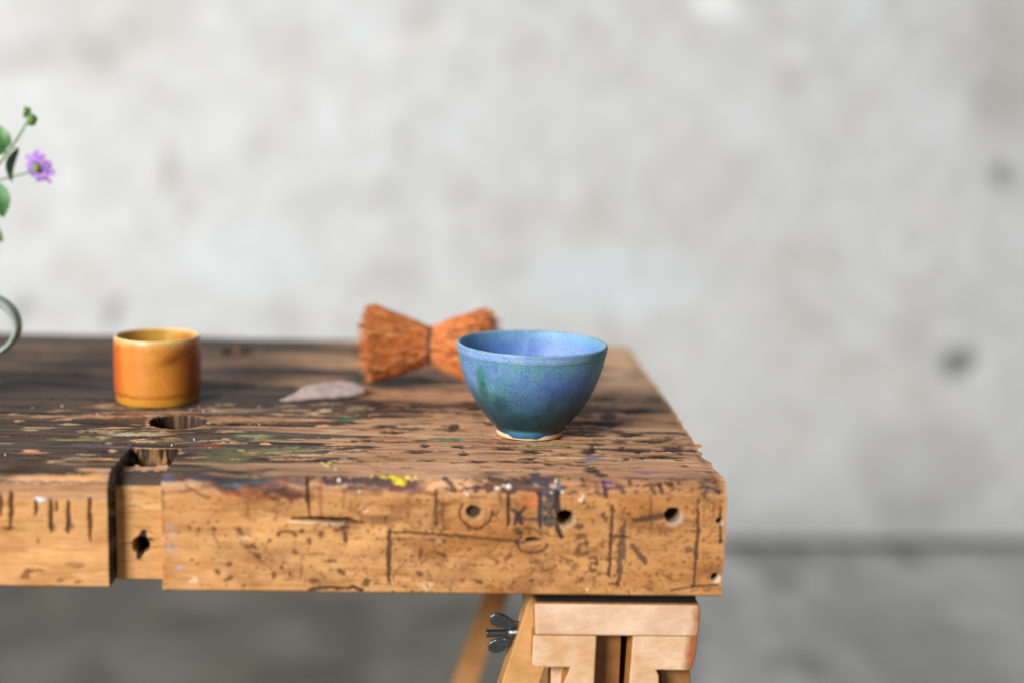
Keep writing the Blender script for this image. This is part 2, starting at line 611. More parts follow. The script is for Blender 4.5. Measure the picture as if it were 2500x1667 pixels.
def blob(cx, cy, a, b, col, k=1.0, rot=0.0, dd=-0.0003, jit=1.0, only=None, soft=0.35, rr=None):
    s = max(a, b)
    idx = sel(cx - s * 1.7 - 6, cx + s * 1.7 + 6, cy - s * 1.7 - 6, cy + s * 1.7 + 6, only)
    if len(idx) == 0:
        return
    jit = jit * min(a, b) * 2.2
    dx = px[idx] - cx + jx[idx] * jit; dy = py[idx] - cy + jy[idx] * jit
    cr, sr = math.cos(rot), math.sin(rot)
    e = np.sqrt(((dx * cr + dy * sr) / a) ** 2 + ((-dx * sr + dy * cr) / b) ** 2)
    apply(idx, col, (1 - sm(1 - soft, 1 + soft, e)) * k, dd, rr)


BLK = lin(46, 36, 34)
INK = lin(62, 44, 40)
BRN = lin(104, 62, 36)
TEAL = lin(44, 62, 66)
NAVY = lin(56, 56, 72)
PALE = lin(226, 214, 196)

# flecks of black on the bare wood round the bowl
only_top = (R <= 1) & ~NO
for i in range(190):
    fx_ = rng.uniform(820, 1740); fy_ = 935 + 235 * rng.beta(1.6, 1.3)
    if fx_ > 1540 + (fy_ - 850) * 0.68:
        continue
    ln = rng.uniform(7, 34) * (1.0 if rng.random() < 0.8 else 2.0)
    blob(fx_, fy_, ln, rng.uniform(1.2, 3.4), BLK if rng.random() < 0.7 else lin(82, 62, 52), rng.uniform(0.4, 0.95), rng.normal(0, 0.03),
         -0.0004, 0.8, only_top, .5)
for fx_, fy_, a, b in ((1120, 1088, 16, 4), (1232, 1094, 32, 4), (1300, 1102, 26, 3), (1133, 1105, 14, 5), (1344, 1098, 8, 3), (1345, 1131, 14, 4),
                       (1170, 1125, 30, 4), (1290, 1125, 34, 4), (1440, 1100, 22, 7), (1447, 1092, 8, 9), (1520, 1092, 75, 3.4), (1600, 1096, 60, 4),
                       (1645, 1092, 26, 9), (1690, 1095, 20, 5), (1570, 1114, 14, 4), (1625, 1114, 55, 3.5), (1660, 1121, 12, 3), (1530, 1118, 8, 3),
                       (1420, 1124, 16, 2.5), (1450, 1147, 20, 8), (1470, 1156, 16, 5), (1180, 1030, 22, 4), (1110, 1040, 14, 7), (1040, 1086, 12, 4),
                       (960, 1052, 30, 4), (1390, 1010, 60, 5), (1480, 1030, 44, 5), (1440, 1060, 50, 4), (1590, 1075, 40, 5), (1540, 1060, 30, 5),
                       (1485, 1016, 20, 12), (1330, 1045, 30, 5), (1420, 990, 60, 6), (1560, 1005, 40, 4)):
    blob(fx_, fy_, a, b * .85, BLK, 0.9, 0, -0.0005, 0.7, only_top, .4)
# open cracks along the grain
for i in range(170):
    a_ = rng.uniform(-40, 1500); b_ = 850 + 300 * rng.beta(2.0, 1.2); l_ = rng.uniform(40, 260)
    if a_ + l_ > 1500 + (b_ - 850) * 0.68:
        continue
    w_ = rng.uniform(0.8, 2.2)
    m_ = rng.normal(0, 1.5)
    stroke([(a_, b_), (a_ + l_ * .5, b_ + m_ + l_ * .007), (a_ + l_, b_ + l_ * .014)], (0.4, w_, 0.4), lin(36, 28, 24), rng.uniform(.6, 1), -0.0009, 3, only_top)
# pale bare splinters amid the stain on the left
for i in range(120):
    fx_ = rng.uniform(0, 900); fy_ = rng.uniform(985, 1130)
    blob(fx_, fy_, rng.uniform(8, 45), rng.uniform(0.8, 2.4), lin(196, 164, 128) if rng.random() < 0.7 else lin(206, 150, 104), rng.uniform(0.4, 0.95),
         rng.normal(-0.02, 0.03), 0.0002, 1.2, only_top)
for i in range(24):  # small white glints painted into the colour
    blob(rng.uniform(0, 1000), rng.uniform(985, 1110), rng.uniform(1.2, 3), rng.uniform(0.8, 1.6), lin(225, 225, 220), 0.9, 0, 0.0003, 0.3, only_top)
for fx_, fy_, a, b, col, k in ((560, 1112, 70, 16, lin(120, 116, 74), .55), (700, 1098, 80, 8, lin(132, 128, 86), .6), (620, 1064, 40, 5, lin(170, 170, 110), .7),
                               (510, 1088, 26, 5, lin(150, 60, 44), .7), (180, 1070, 70, 5, lin(140, 132, 70), .6), (330, 1058, 60, 4, lin(200, 190, 150), .8),
                               (1310, 1085, 60, 8, lin(150, 140, 92), .5), (1090, 1070, 50, 4, lin(44, 112, 88), .8), (850, 1022, 26, 7, lin(50, 104, 82), .6),
                               (1446, 1116, 22, 5, lin(70, 104, 140), .8), (260, 1088, 90, 3, lin(88, 92, 112), .6), (740, 1068, 60, 2, lin(40, 96, 78), .6),
                               (430, 1006, 150, 3, lin(196, 148, 104), .7), (600, 1024, 110, 7, lin(182, 132, 92), .9), (200, 1016, 150, 4, lin(178, 126, 88), .8)):
    blob(fx_, fy_, a, b, col, k, 0, 0, 1.0, only_top, 0.6)

# --- worn front edge: dark ink, red and blue paint, gouge
edge = (R <= 2) & ~NO
stroke([(398, 1168), (480, 1164), (540, 1168)], 17, NAVY, .9, 0, 16, edge)
blob(418, 1168, 16, 8, lin(70, 98, 150), .8, 0, 0, 1, edge)
blob(640, 1196, 120, 22, lin(134, 62, 34), .75, 0.08, 0, 1, edge, .6)
blob(700, 1210, 70, 12, lin(78, 40, 30), .8, 0.1, -0.0003, 1.2, edge, .6)
blob(575, 1206, 34, 9, lin(150, 66, 32), .8, 0.1, 0, 1, edge)
blob(590, 1172, 74, 19, lin(58, 58, 64), .95, -0.06, 0, 0.5, edge, .35)
blob(592, 1175, 66, 20, lin(58, 58, 64), .3, -0.06, -0.018, 0.06, edge, .8)
blob(560, 1186, 38, 12, lin(112, 112, 92), .8, -0.25, 0, .8, edge, .4)
blob(570, 1192, 26, 7, lin(86, 96, 122), .7, -0.2, 0, .8, edge, .4)
blob(668, 1187, 18, 8, lin(60, 62, 66), .8, -.3, -0.0006, .3, edge)
stroke([(700, 1170), (745, 1178)], 12, NAVY, .6, 0, 14, edge)
stroke([(452, 1184), (480, 1204), (512, 1214)], 5, lin(110, 70, 36), .8, 0, 8, edge)
stroke([(790, 1172), (850, 1174), (920, 1176), (1030, 1182)], 20, lin(64, 48, 54), .92, 0, 22, edge)
stroke([(850, 1188), (940, 1192), (1020, 1194)], 9, lin(96, 76, 96), .6, 0, 14, edge)
blob(1050, 1180, 26, 10, lin(226, 164, 116), .7, 0, 0, 1, edge, .6)
stroke([(1085, 1168), (1100, 1180), (1110, 1192)], 15, INK, .8, 0, 14, edge)
stroke([(1140, 1190), (1200, 1190), (1310, 1196)], 14, lin(76, 52, 58), .9, 0, 22, edge)
stroke([(1200, 1170), (1240, 1176), (1290, 1178)], 18, lin(56, 48, 52), .85, 0, 26, edge)
stroke([(1305, 1166), (1345, 1176), (1362, 1192)], 24, lin(48, 76, 92), .95, 0, 16, edge)
blob(1362, 1192, 14, 10, lin(80, 140, 160), .6, 0, 0, 1, edge)
blob(1330, 1200, 28, 20, lin(52, 60, 72), .9, .3, 0, .8, edge)
blob(1350, 1184, 9, 7, lin(220, 168, 140), .8, 0, 0, .8, edge)
stroke([(1475, 1176), (1478, 1212)], 13, lin(64, 46, 62), .9, 0, 12, edge)
blob(1484, 1182, 11, 8, lin(112, 72, 150), .7, 0, 0, 1, edge)
stroke([(1480, 1194), (1520, 1188)], 7, INK, .8, 0, 10, edge)
blob(1520, 1194, 12, 10, lin(84, 62, 72), .8, 0, 0, 1, edge)
stroke([(1435, 1204), (1470, 1206)], 6, INK, .7, 0, 9, edge)
stroke([(1455, 1182), (1460, 1200)], 12, lin(120, 88, 74), .7, 0, 9, edge)
stroke([(1570, 1184), (1600, 1184), (1612, 1186)], 5, INK, .85, 0, 8, edge)
stroke([(1608, 1182), (1617, 1202)], 10, INK, .9, 0, 8, edge)
blob(1634, 1181, 10, 8, INK, .9, 0, 0, 1, edge)
stroke([(1713, 1186), (1740, 1192), (1772, 1202)], 8, NAVY, .85, 0, 14, edge)
stroke([(1728, 1188), (1722, 1210)], 10, NAVY, .8, 0, 12, edge)
blob(1765, 1196, 12, 8, INK, .8, 0, 0, 1, edge)
blob(1716, 1206, 8, 6, INK, .8, 0, 0, 1, edge)
blob(1540, 1175, 6, 6, INK, .8, 0, 0, 1, edge)
stroke([(1545, 1150), (1610, 1152)], 4, lin(130, 84, 150), .7, 0, 6, edge)
for i in range(110):
    blob(rng.uniform(1080, 1770), rng.uniform(1165, 1205), rng.uniform(2, 9), rng.uniform(1.5, 4), INK, rng.uniform(.4, .9), rng.normal(0, .3), -0.0002, 1.2, edge)

# left block: lip and vertical saw strokes
leftb = edge & (px < 264)
stroke([(0, 1206), (130, 1210), (262, 1214)], 8, lin(150, 130, 116), .6, 0, 9, leftb)
blob(100, 1222, 13, 7, lin(206, 210, 222), .8, 0, 0.0004, 1, leftb)
blob(200, 1166, 70, 8, lin(206, 152, 96), .8, 0, 0, 1, leftb, .6)
stroke([(0, 1174), (262, 1178)], 5, lin(78, 54, 38), .7, -0.0006, 10, leftb)
for x0, y0, y1, w_ in ((2, 1205, 1262, 8), (27, 1202, 1292, 11), (88, 1222, 1258, 9), (124, 1222, 1300, 10), (138, 1222, 1248, 6), (167, 1226, 1300, 10), (219, 1218, 1320, 11)):
    stroke([(x0, y0), (x0 + 1, (y0 + y1) / 2), (x0 + (4 if x0 > 200 else 0), y1)], (w_ * .7, w_, 3), lin(86, 54, 30), .95, -0.0016, 6, leftb)
blob(22, 1288, 16, 7, BRN, .9, 0, 0, 1, leftb); blob(126, 1286, 9, 12, INK, .7, 0, 0, 1, leftb); blob(168, 1290, 10, 12, INK, .7, 0, 0, 1, leftb)
blob(66, 1400, 20, 9, BRN, .8, -.5, 0, 1, leftb); blob(95, 1392, 16, 4, BRN, .6, 0, 0, 1, leftb); blob(147, 1415, 12, 4, BRN, .7, 0, 0, 1, leftb)
blob(190, 1420, 12, 4, BRN, .6, 0, 0, 1, leftb); blob(92, 1321, 6, 7, BRN, .6, 0, 0, 1, leftb); blob(185, 1378, 24, 5, BRN, .5, 0, 0, 1, leftb)

# front face
FR = edge & (px > 394) & (py > 1150)
blob(392, 1212, 10, 26, NAVY, .9, 0, 0, 1, FR); stroke([(396, 1240), (397, 1300)], 4, NAVY, .5, 0, 6, FR)
for cx_, cy_ in ((414, 1287), (420, 1305), (418, 1341), (438, 1385), (412, 1330)):
    blob(cx_, cy_, 10, 5, lin(164, 158, 176), .6, 0, 0, 1, FR, .6)
stroke([(752, 1168), (753, 1215), (757, 1262)], (8, 9, 4), lin(72, 46, 30), .95, -0.0014, 5, FR)
stroke([(783, 1172), (785, 1265)], 9, lin(138, 90, 52), .6, -0.0002, 8, FR)
stroke([(605, 1220), (606, 1262)], 6, lin(130, 86, 48), .5, 0, 8, FR)
blob(690, 1240, 60, 14, lin(140, 96, 52), .5, .1, 0, 1, FR, .7)
stroke([(840, 1196), (838, 1240)], 6, BRN, .5, 0, 8, FR)
stroke([(714, 1265), (780, 1266), (850, 1270), (892, 1278)], (3, 9, 15, 2), lin(40, 32, 28), 1, -0.005, 3, FR)
stroke([(712, 1272), (760, 1276), (840, 1279)], 6, lin(214, 186, 156), .8, 0.0006, 4, FR)
blob(872, 1250, 24, 7, lin(140, 88, 44), .7, .5, 0, 1, FR)
stroke([(820, 1296), (852, 1288)], 8, lin(70, 52, 44), .9, -0.0005, 6, FR)
stroke([(842, 1290), (846, 1318)], 11, lin(70, 52, 44), .9, -0.0005, 7, FR)
stroke([(678, 1306), (684, 1297), (712, 1297), (722, 1306)], 8, BRN, .85, 0, 6, FR)
stroke([(668, 1240), (676, 1256), (672, 1270)], 5, BRN, .6, 0, 6, FR); stroke([(644, 1246), (680, 1248)], 5, BRN, .5, 0, 6, FR)
stroke([(951, 1294), (952, 1330), (949, 1380), (952, 1420)], (8, 12, 10, 7), lin(82, 50, 34), .92, -0.0006, 8, FR)
stroke([(951, 1298), (1029, 1302), (1110, 1308), (1200, 1316), (1264, 1322)], 6, lin(76, 48, 34), .9, -0.0005, 6, FR)
stroke([(956, 1240), (952, 1294)], 4, BRN, .4, 0, 8, FR)
stroke([(1026, 1192), (1026, 1290)], 6, BRN, .6, 0, 10, FR, .4)
stroke([(1064, 1194), (1065, 1240), (1066, 1284)], 7, INK, .85, -0.0004, 9, FR, .35)
stroke([(1066, 1224), (1096, 1230)], 8, INK, .7, 0, 9, FR); stroke([(1080, 1234), (1078, 1290)], 16, BRN, .8, 0, 20, FR, .45)
stroke([(1000, 1205), (998, 1250)], 14, lin(150, 96, 48), .5, 0, 10, FR)
stroke([(588, 1323), (640, 1370), (664, 1390)], 3, BRN, .7, -0.0003, 4, FR)
stroke([(520, 1300), (536, 1330)], 4, BRN, .6, 0, 5, FR)
stroke([(962, 1400), (992, 1368)], 4, BRN, .6, 0, 5, FR)
stroke([(760, 1438), (800, 1434), (840, 1437), (862, 1432), (884, 1440)], 8, lin(58, 40, 28), .95, -0.001, 9, FR)
for cx_, cy_, a, b in ((585, 1294, 6, 9), (738, 1298, 6, 8), (786, 1300, 7, 8), (621, 1335, 13, 5), (721, 1344, 7, 6), (806, 1368, 16, 4), (532, 1397, 9, 6),
                       (556, 1414, 13, 6), (671, 1402, 5, 9), (690, 1385, 6, 5), (767, 1417, 16, 5), (838, 1396, 12, 6), (975, 1319, 6, 7), (990, 1328, 8, 4),
                       (660, 1319, 5, 6), (756, 1322, 5, 8), (487, 1292, 4, 6), (463, 1288, 4, 7), (522, 1293, 9, 5), (630, 1355, 10, 7), (560, 1375, 7, 7),
                       (895, 1420, 7, 12), (920, 1424, 4, 6), (1028, 1350, 8, 8), (1075, 1352, 20, 5), (1024, 1400, 6, 8), (1085, 1322, 5, 6)):
    blob(cx_, cy_, a, b, lin(88, 56, 40), .85, rng.normal(0, .3), -0.0003, 1.1, FR)
for cx_, cy_, a, b in ((893, 1240, 10, 8), (595, 1316, 14, 9), (1070, 1322, 5, 6), (877, 1198, 6, 5), (1045, 1430, 16, 8), (475, 1415, 12, 6)):
    blob(cx_, cy_, a, b, lin(232, 200, 158), .6, 0, 0.0002, 1.3, FR, .6)
blob(891, 1240, 4, 4, BRN, .9, 0, -0.001, 1, FR)
for i in range(46):
    blob(rng.uniform(430, 1765), rng.uniform(1162, 1206), rng.uniform(10, 44), rng.uniform(3, 8), lin(70, 52, 46) if rng.random() < .6 else lin(110, 66, 40), rng.uniform(.3, .75), rng.normal(0, .12), -0.0002, 1.3, edge, .6)
for i in range(80):
    blob(rng.uniform(560, 1760), rng.uniform(1215, 1440), rng.uniform(14, 60), rng.uniform(6, 16), lin(124, 80, 46), rng.uniform(.25, .55), rng.normal(0, .25), 0, 1.4, FR, .9)
# fine speckle and cross-scratches
for i in range(1500):
    sx_ = rng.uniform(400, 1765); sy_ = rng.uniform(1215, 1445)
    if rng.random() > 0.35 + 0.65 * (sx_ > 850):
        continue
    blob(sx_, sy_, rng.uniform(1.5, 6), rng.uniform(1.2, 3.2), lin(104, 66, 40) if rng.random() < .65 else lin(70, 48, 40), rng.uniform(.35, .85), rng.uniform(-1.5, 1.5), -0.0002, 1.3, FR)
for i in range(80):
    sx_ = rng.uniform(640, 1750); sy_ = rng.uniform(1215, 1435); a = rng.choice([rng.normal(0, .08), rng.normal(1.57, .1), rng.uniform(-.9, .9)])
    l_ = rng.uniform(10, 46)
    stroke([(sx_, sy_), (sx_ + l_ * math.cos(a), min(sy_ + l_ * math.sin(a), 1446))], rng.uniform(2, 4), lin(110, 70, 42), rng.uniform(.3, .7), -0.0002, 6, FR)
# inked letters and symbols
circ = [(1163 + 40 * math.cos(t), 1251 + 38 * math.sin(t)) for t in np.linspace(-0.1, math.pi * 1.16, 16)]
stroke(circ, 6.5, lin(92, 54, 32), .85, -0.0005, 8, FR, .28)
stroke([(1150, 1212), (1184, 1210)], 5, lin(110, 66, 36), .8, 0, 6, FR)
blob(1206, 1256, 8, 6, INK, .7, 0, 0, 1, FR)
stroke([(1220, 1204), (1222, 1226)], 8, lin(120, 74, 40), .8, 0, 6, FR)
stroke([(1242, 1204), (1242, 1280)], 8, lin(66, 44, 36), .95, -0.0005, 5, FR)
stroke([(1252, 1243), (1266, 1254), (1282, 1236)], 9, INK, .9, 0, 6, FR)
stroke([(1256, 1278), (1264, 1254), (1274, 1276)], 11, INK, .9, 0, 6, FR); blob(1264, 1262, 12, 14, INK, .85, 0, 0, .8, FR)
stroke([(1274, 1264), (1318, 1265)], 4, INK, .85, 0, 5, FR)
blob(1300, 1224, 26, 14, lin(208, 116, 62), .6, 0, 0, 1, FR, .6)
stroke([(1320, 1204), (1319, 1282)], 10, lin(46, 54, 56), .95, -0.0004, 5, FR)
stroke([(1338, 1222), (1340, 1278)], 28, TEAL, .75, 0, 16, FR, .32)
stroke([(1326, 1234), (1350, 1262)], 5, lin(40, 44, 46), .8, 0, 5, FR); stroke([(1352, 1232), (1328, 1272)], 5, lin(40, 44, 46), .8, 0, 5, FR)
stroke([(1326, 1262), (1356, 1264)], 5, lin(40, 44, 46), .8, 0, 5, FR)
stroke([(1362, 1200), (1360, 1235), (1364, 1262), (1362, 1290), (1372, 1310)], (14, 15, 12, 13, 12), lin(50, 42, 40), .95, -0.0004, 8, FR)
stroke([(1398, 1278), (1418, 1284)], 16, lin(84, 56, 40), .8, 0, 10, FR)
stroke([(1318, 1282), (1320, 1296), (1344, 1308)], 5, BRN, .7, 0, 6, FR)
ell = [(1300 + 36 * math.cos(t), 1328 + 22 * math.sin(t)) for t in np.linspace(-0.3, math.pi * 1.25, 16)]
stroke(ell, 6, lin(92, 62, 46), .85, -0.0005, 8, FR, .28)
blob(1268, 1298, 11, 8, INK, .8, 0, 0, 1, FR); stroke([(1278, 1288), (1302, 1290), (1322, 1302)], 5, INK, .7, 0, 6, FR)
stroke([(1262, 1326), (1300, 1316)], 7, INK, .8, 0, 6, FR)


def letter_a(cx_, cy_, s, col, k):
    def q(a, b):
        return (cx_ + a * s, cy_ + b * s)
    stroke([q(-.45, -.75), q(0, -.95), q(.4, -.7), q(.42, .0), q(.46, .85)], .38 * s, col, k, -0.0003, 9, FR, .3)
    stroke([q(.4, -.1), q(-.1, -.1), q(-.5, .25), q(-.3, .8), q(.1, .85), q(.42, .5)], .38 * s, col, k, -0.0003, 9, FR, .3)


letter_a(1425, 1331, 25, lin(98, 66, 46), .75)
letter_a(1449, 1378, 19, lin(98, 66, 46), .8)
stroke([(1495, 1232), (1494, 1300), (1488, 1406)], (7, 9, 7), lin(80, 54, 42), .9, -0.0005, 7, FR, .2)
stroke([(1523, 1272), (1519, 1330), (1512, 1422)], (6, 22, 9), lin(92, 68, 54), .85, -0.0004, 16, FR, .25)
stroke([(1490, 1308), (1536, 1310)], 6, INK, .85, 0, 6, FR); stroke([(1488, 1340), (1508, 1300)], 5, BRN, .7, 0, 6, FR)
stroke([(1488, 1423), (1510, 1425)], 6, INK, .85, 0, 5, FR)
stroke([(1544, 1328), (1560, 1352), (1574, 1370)], (7, 13, 14), lin(90, 62, 50), .85, 0, 9, FR)
stroke([(1588, 1210), (1590, 1290)], 5, lin(98, 64, 44), .8, 0, 7, FR, .25)
stroke([(1548, 1271), (1580, 1266), (1622, 1258)], (9, 15, 11), lin(74, 54, 44), .85, -0.0003, 9, FR)
stroke([(1704, 1222), (1705, 1300), (1699, 1370), (1694, 1432)], (6, 9, 8, 6), lin(76, 50, 40), .88, -0.0004, 8, FR, .2)
stroke([(1688, 1295), (1708, 1296)], 9, lin(90, 62, 46), .7, 0, 7, FR); blob(1682, 1341, 13, 7, lin(96, 76, 64), .8, 0, 0, 1, FR)
stroke([(1741, 1226), (1742, 1262)], 6, BRN, .7, 0, 6, FR)
stroke([(1761, 1238), (1760, 1322)], 6, lin(66, 44, 36), .9, -0.0004, 6, FR)
stroke([(1640, 1440), (1700, 1432), (1750, 1428)], 4, lin(60, 46, 40), .9, -0.0005, 4, FR)
blob(1578, 1430, 20, 7, lin(110, 80, 56), .7, 0, 0, 1.2, FR)
blob(1472, 1256, 5, 6, INK, .8, 0, 0, 1, FR); blob(1478, 1266, 7, 6, INK, .7, 0, 0, 1, FR); blob(1537, 1254, 6, 6, BRN, .8, 0, 0, 1, FR)
blob(1171, 1417, 9, 6, BRN, .9, 0, 0, 1, FR); stroke([(1148, 1414), (1172, 1416)], 4, BRN, .6, 0, 5, FR)
blob(1418, 1413, 7, 6, BRN, .8, 0, 0, 1, FR); blob(1632, 1410, 10, 5, BRN, .7, 0, 0, 1, FR)
for cx_, cy_ in ((1376, 1362), (1392, 1372), (1405, 1386), (1462, 1398), (1208, 1365), (1300, 1390), (1310, 1372), (1240, 1360), (1410, 1350), (1470, 1330)):
    blob(cx_, cy_, 12, 6, lin(108, 72, 46), .7, rng.normal(0, .5), -0.0002, 1.3, FR)
# holes bored in the face
def hole(cx_, cy_, a, b, depth, only, rim=PALE, rk=.7, off=(2, 5)):
    rk *= .6
    blob(cx_ + off[0], cy_ + off[1], a * 1.22, b * 1.22, rim, rk, 0, 0, .25, only, .2)  # highlight on the lower rim, painted as a pale offset spot
    blob(cx_, cy_, a, b, lin(70, 52, 36), 1, 0, -depth, .15, only, .12)


hole(1157, 1248, 17, 15, 0.004, FR, lin(196, 160, 112), .6)
hole(1381, 1264, 18, 18, 0.022, FR, lin(206, 176, 140), .8, (3, 6))
hole(1642, 1257, 18, 17, 0.016, FR, lin(190, 178, 160), .8, (3, 7))
hole(1757, 1271, 8, 8, 0.012, FR, lin(206, 190, 170), .7, (2, 4))
hole(1746, 1408, 9, 9, 0.012, FR, lin(230, 218, 200), .9, (4, 4))
hole(1302, 1317, 18, 6, 0.006, FR, lin(206, 168, 120), .4)
# recessed block in the notch
RB = NO & (R <= 2)
stroke([(270, 1166), (400, 1168)], 40, lin(60, 54, 50), .95, 0, 12, RB)
mixc(c, lin(196, 148, 92), (RB & (py > 1184)) * 0.6)
stroke([(290, 1230), (390, 1232)], 18, lin(214, 170, 116), .6, 0, 10, RB)
for i in range(30):
    a_ = rng.uniform(285, 380); b_ = rng.uniform(1190, 1420)
    stroke([(a_, b_), (a_ + rng.uniform(8, 40), b_ + rng.normal(0, 2))], rng.uniform(2, 4), lin(130, 88, 52), rng.uniform(.3, .7), 0, 5, RB)
stroke([(352, 1296), (346, 1330), (340, 1358)], (10, 42, 12), lin(44, 34, 24), 1, 0, 5, RB)
blob(368, 1314, 8, 6, lin(60, 46, 34), .9, 0, 0, 1, RB)
idx = sel(318, 372, 1302, 1360, RB & (py > 1200))
e = np.hypot((px[idx] - 344) / 20, (py[idx] - 1330) / 20)
push = (1 - sm(0.85, 1.1, e)) * 0.03
P[idx, 1] += push
rg = NO & (y > YSB) & (z < T - 0.0003)
ri = np.nonzero(rg)[0]
c[ri] = lin(136, 100, 58)
m_ = sm(.44, .58, fbm(x[ri] * 150, y[ri] * 330, 3, 190))
c[ri] = c[ri] * (1 - m_[:, None]) + lin(56, 44, 34) * m_[:, None]
P[ri, 2] += (fbm(x[ri] * 240, y[ri] * 150, 3, 191) - 0.55) * 0.012 * sm(T, T - 0.004, z[ri])

# shade painted as dark colour into the gap beside the recessed block
gr = np.zeros((nr, nc), bool); gr[i0:n_face_end, inn[crev]] = True
gr[i0:n_face_end, np.where(np.abs(xs - xa - 0.0002) < 1e-6)[0]] = True
gi = np.nonzero(gr.ravel())[0]
c[gi] = lin(58, 44, 32)
disp[gi] = 0

# round dog holes in the top
for cx_, cy_, rad, dep in ((434, 1029, 0.0225, 0.05), (582, 857, 0.0190, 0.05)):
    q = at_z(cx_, cy_, T)
    d0 = np.hypot(x - q[0] + jx * 0.002, (y - q[1]) * 1.0 + jy * 0.002)
    m_ = topm & (d0 < rad * 1.25)
    idx = np.nonzero(m_)[0]
    inside = 1 - sm(rad * 0.93, rad * 0.97, d0[idx])
    insc = 1 - sm(rad * 1.0, rad * 1.05, d0[idx])
    ringm = sm(rad * 1.2, rad * 1.02, d0[idx]) * (vnoise(x[idx] * 60, y[idx] * 60, 9) > .45)
    apply(idx, lin(190, 140, 98), ringm * .8)
    apply(idx, lin(44, 34, 28), insc)
    P[idx, 2] -= inside * dep
    disp[idx] *= (1 - inside)
# thick drops of yellow and white paint on the edge
YEL = lin(232, 206, 40)
for cx_, cy_, a, b in ((910, 1160, 6, 4), (938, 1165, 14, 4), (962, 1168, 9, 6), (975, 1172, 12, 9), (982, 1178, 10, 7), (998, 1164, 11, 5), (1016, 1162, 5, 4), (955, 1164, 8, 4),
                       (790, 1130, 10, 2), (800, 1136, 10, 2.5), (820, 1144, 8, 4), (805, 1130, 8, 2)):
    blob(cx_, cy_, a * .75, b * .75, YEL if cx_ > 900 else lin(186, 176, 84), .9, .1, 0.0010, 1.2, edge, .35, .35)
for cx_, cy_, a, b in ((1215, 1190, 11, 8), (1243, 1187, 10, 9), (1230, 1185, 7, 4), (1357, 1175, 6, 5), (1374, 1200, 6, 5), (1346, 1201, 5, 4), (1419, 1219, 7, 6), (1424, 1211, 4, 6),
                       (1143, 1206, 6, 5), (1137, 1199, 5, 4), (880, 1199, 5, 4), (828, 1172, 6, 7), (1435, 1438, 5, 4)):
    blob(cx_, cy_, a * .62, b * .62, lin(232, 220, 204), .95, 0, 0.0008, .7, edge, .35, .35)

# nibbles off the right end and lower edge
chip = (R == 0) & (X.ravel() > XE - 0.03)
endd = (endline.ravel() - x)
disp -= (topm | arcm) * sm(0.010, 0.0, endd) * (0.0003 + 0.0016 * (_h(teeth.ravel(), teeth.ravel() * 0, 44)))
mixc(c, lin(206, 150, 90), (topm | arcm) * sm(0.006, 0.001, endd) * 0.7)

P = P + nrm * disp[:, None]
c[R == 3] = lin(140, 100, 62)
V = P; F = grid_faces(nr, nc)
# close the back seam and the ends
seam = np.stack([np.arange(nc - 1) + (nr - 1) * nc, np.arange(nc - 1) + 1 + (nr - 1) * nc, np.arange(nc - 1) + 1, np.arange(nc - 1)], 1)
capV, capC, capF = [], [], []
for col_i, sgn in ((nc - 1, 1), (0, -1)):
    ring = np.arange(nr) * nc + col_i
    ctr = V[ring].mean(0); ctr[0] = V[ring][:, 0].mean()
    b0 = N + len(capV)
    capV.append(ctr); capC.append(lin(196, 150, 104))
    for k in range(nr):
        a_, b_ = ring[k], ring[(k + 1) % nr]
        capF.append((a_, b_, b0, b0) if sgn < 0 else (b_, a_, b0, b0))
V = np.vstack([V, np.array(capV)]); C = np.vstack([c, np.array(capC)])
rough = np.concatenate([rough, [.7, .7]])
mat_bench = attr_mat("old_beech", 1.0, (60, 420, 420), 0.82, 1.13, rough=None, spec=0.18, bmp=(0.35, 0.0004))

bench = empty("workbench", (0.0, float(YF), float(ZB)),
              "thick old wooden workbench top, stained black, ink-marked and scarred, with worn end", "workbench")
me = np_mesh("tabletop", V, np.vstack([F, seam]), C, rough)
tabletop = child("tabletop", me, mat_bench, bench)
# end caps as their own light mesh: triangles
capT = np.array([f[:3] for f in capF])
for part in (capT[:nr], capT[nr:]):
    used, inv = np.unique(part, return_inverse=True)
    me = np_mesh("end_grain", V[used], inv.reshape(-1, 3), C[used], rough[used])
    child("end_grain", me, mat_bench, bench, False)
print("bench verts", len(V))


# ================================================================== simple builders
def lathe(profile, nseg, center, colfn=None, wob=0.0, seed=0, tilt=(0, 0)):
    pr = np.array(profile)
    th = np.linspace(0, 2 * math.pi, nseg, endpoint=False)
    r = pr[:, 0][:, None]; h = pr[:, 1][:, None]
    TH = np.tile(th, (len(pr), 1))
    rr = r * (1 + wob * (fbm(np.cos(TH) * 1.3 + 5, np.sin(TH) * 1.3 + h * 30, 2, seed) - 0.5))
    V = np.stack([rr * np.cos(TH), rr * np.sin(TH), np.tile(h, (1, nseg))], -1).reshape(-1, 3)
    return V, grid_faces(len(pr), nseg, True), TH.ravel(), np.repeat(np.arange(len(pr)), nseg)


def smooth_profile(pts, n):
    pts = np.array(pts, float)
    P0 = np.vstack([2 * pts[0] - pts[1], pts, 2 * pts[-1] - pts[-2]])
    out = []
    m = len(pts) - 1
    per = max(2, n // m)
    for i in range(m):
        p0, p1, p2, p3 = P0[i], P0[i + 1], P0[i + 2], P0[i + 3]
        for t in np.linspace(0, 1, per, endpoint=False):
            out.append(0.5 * ((2 * p1) + (-p0 + p2) * t + (2 * p0 - 5 * p1 + 4 * p2 - p3) * t * t + (-p0 + 3 * p1 - 3 * p2 + p3) * t ** 3))
    out.append(pts[-1])
    return np.array(out)


def rot_apply(V, M):
    return V @ np.array(M).T


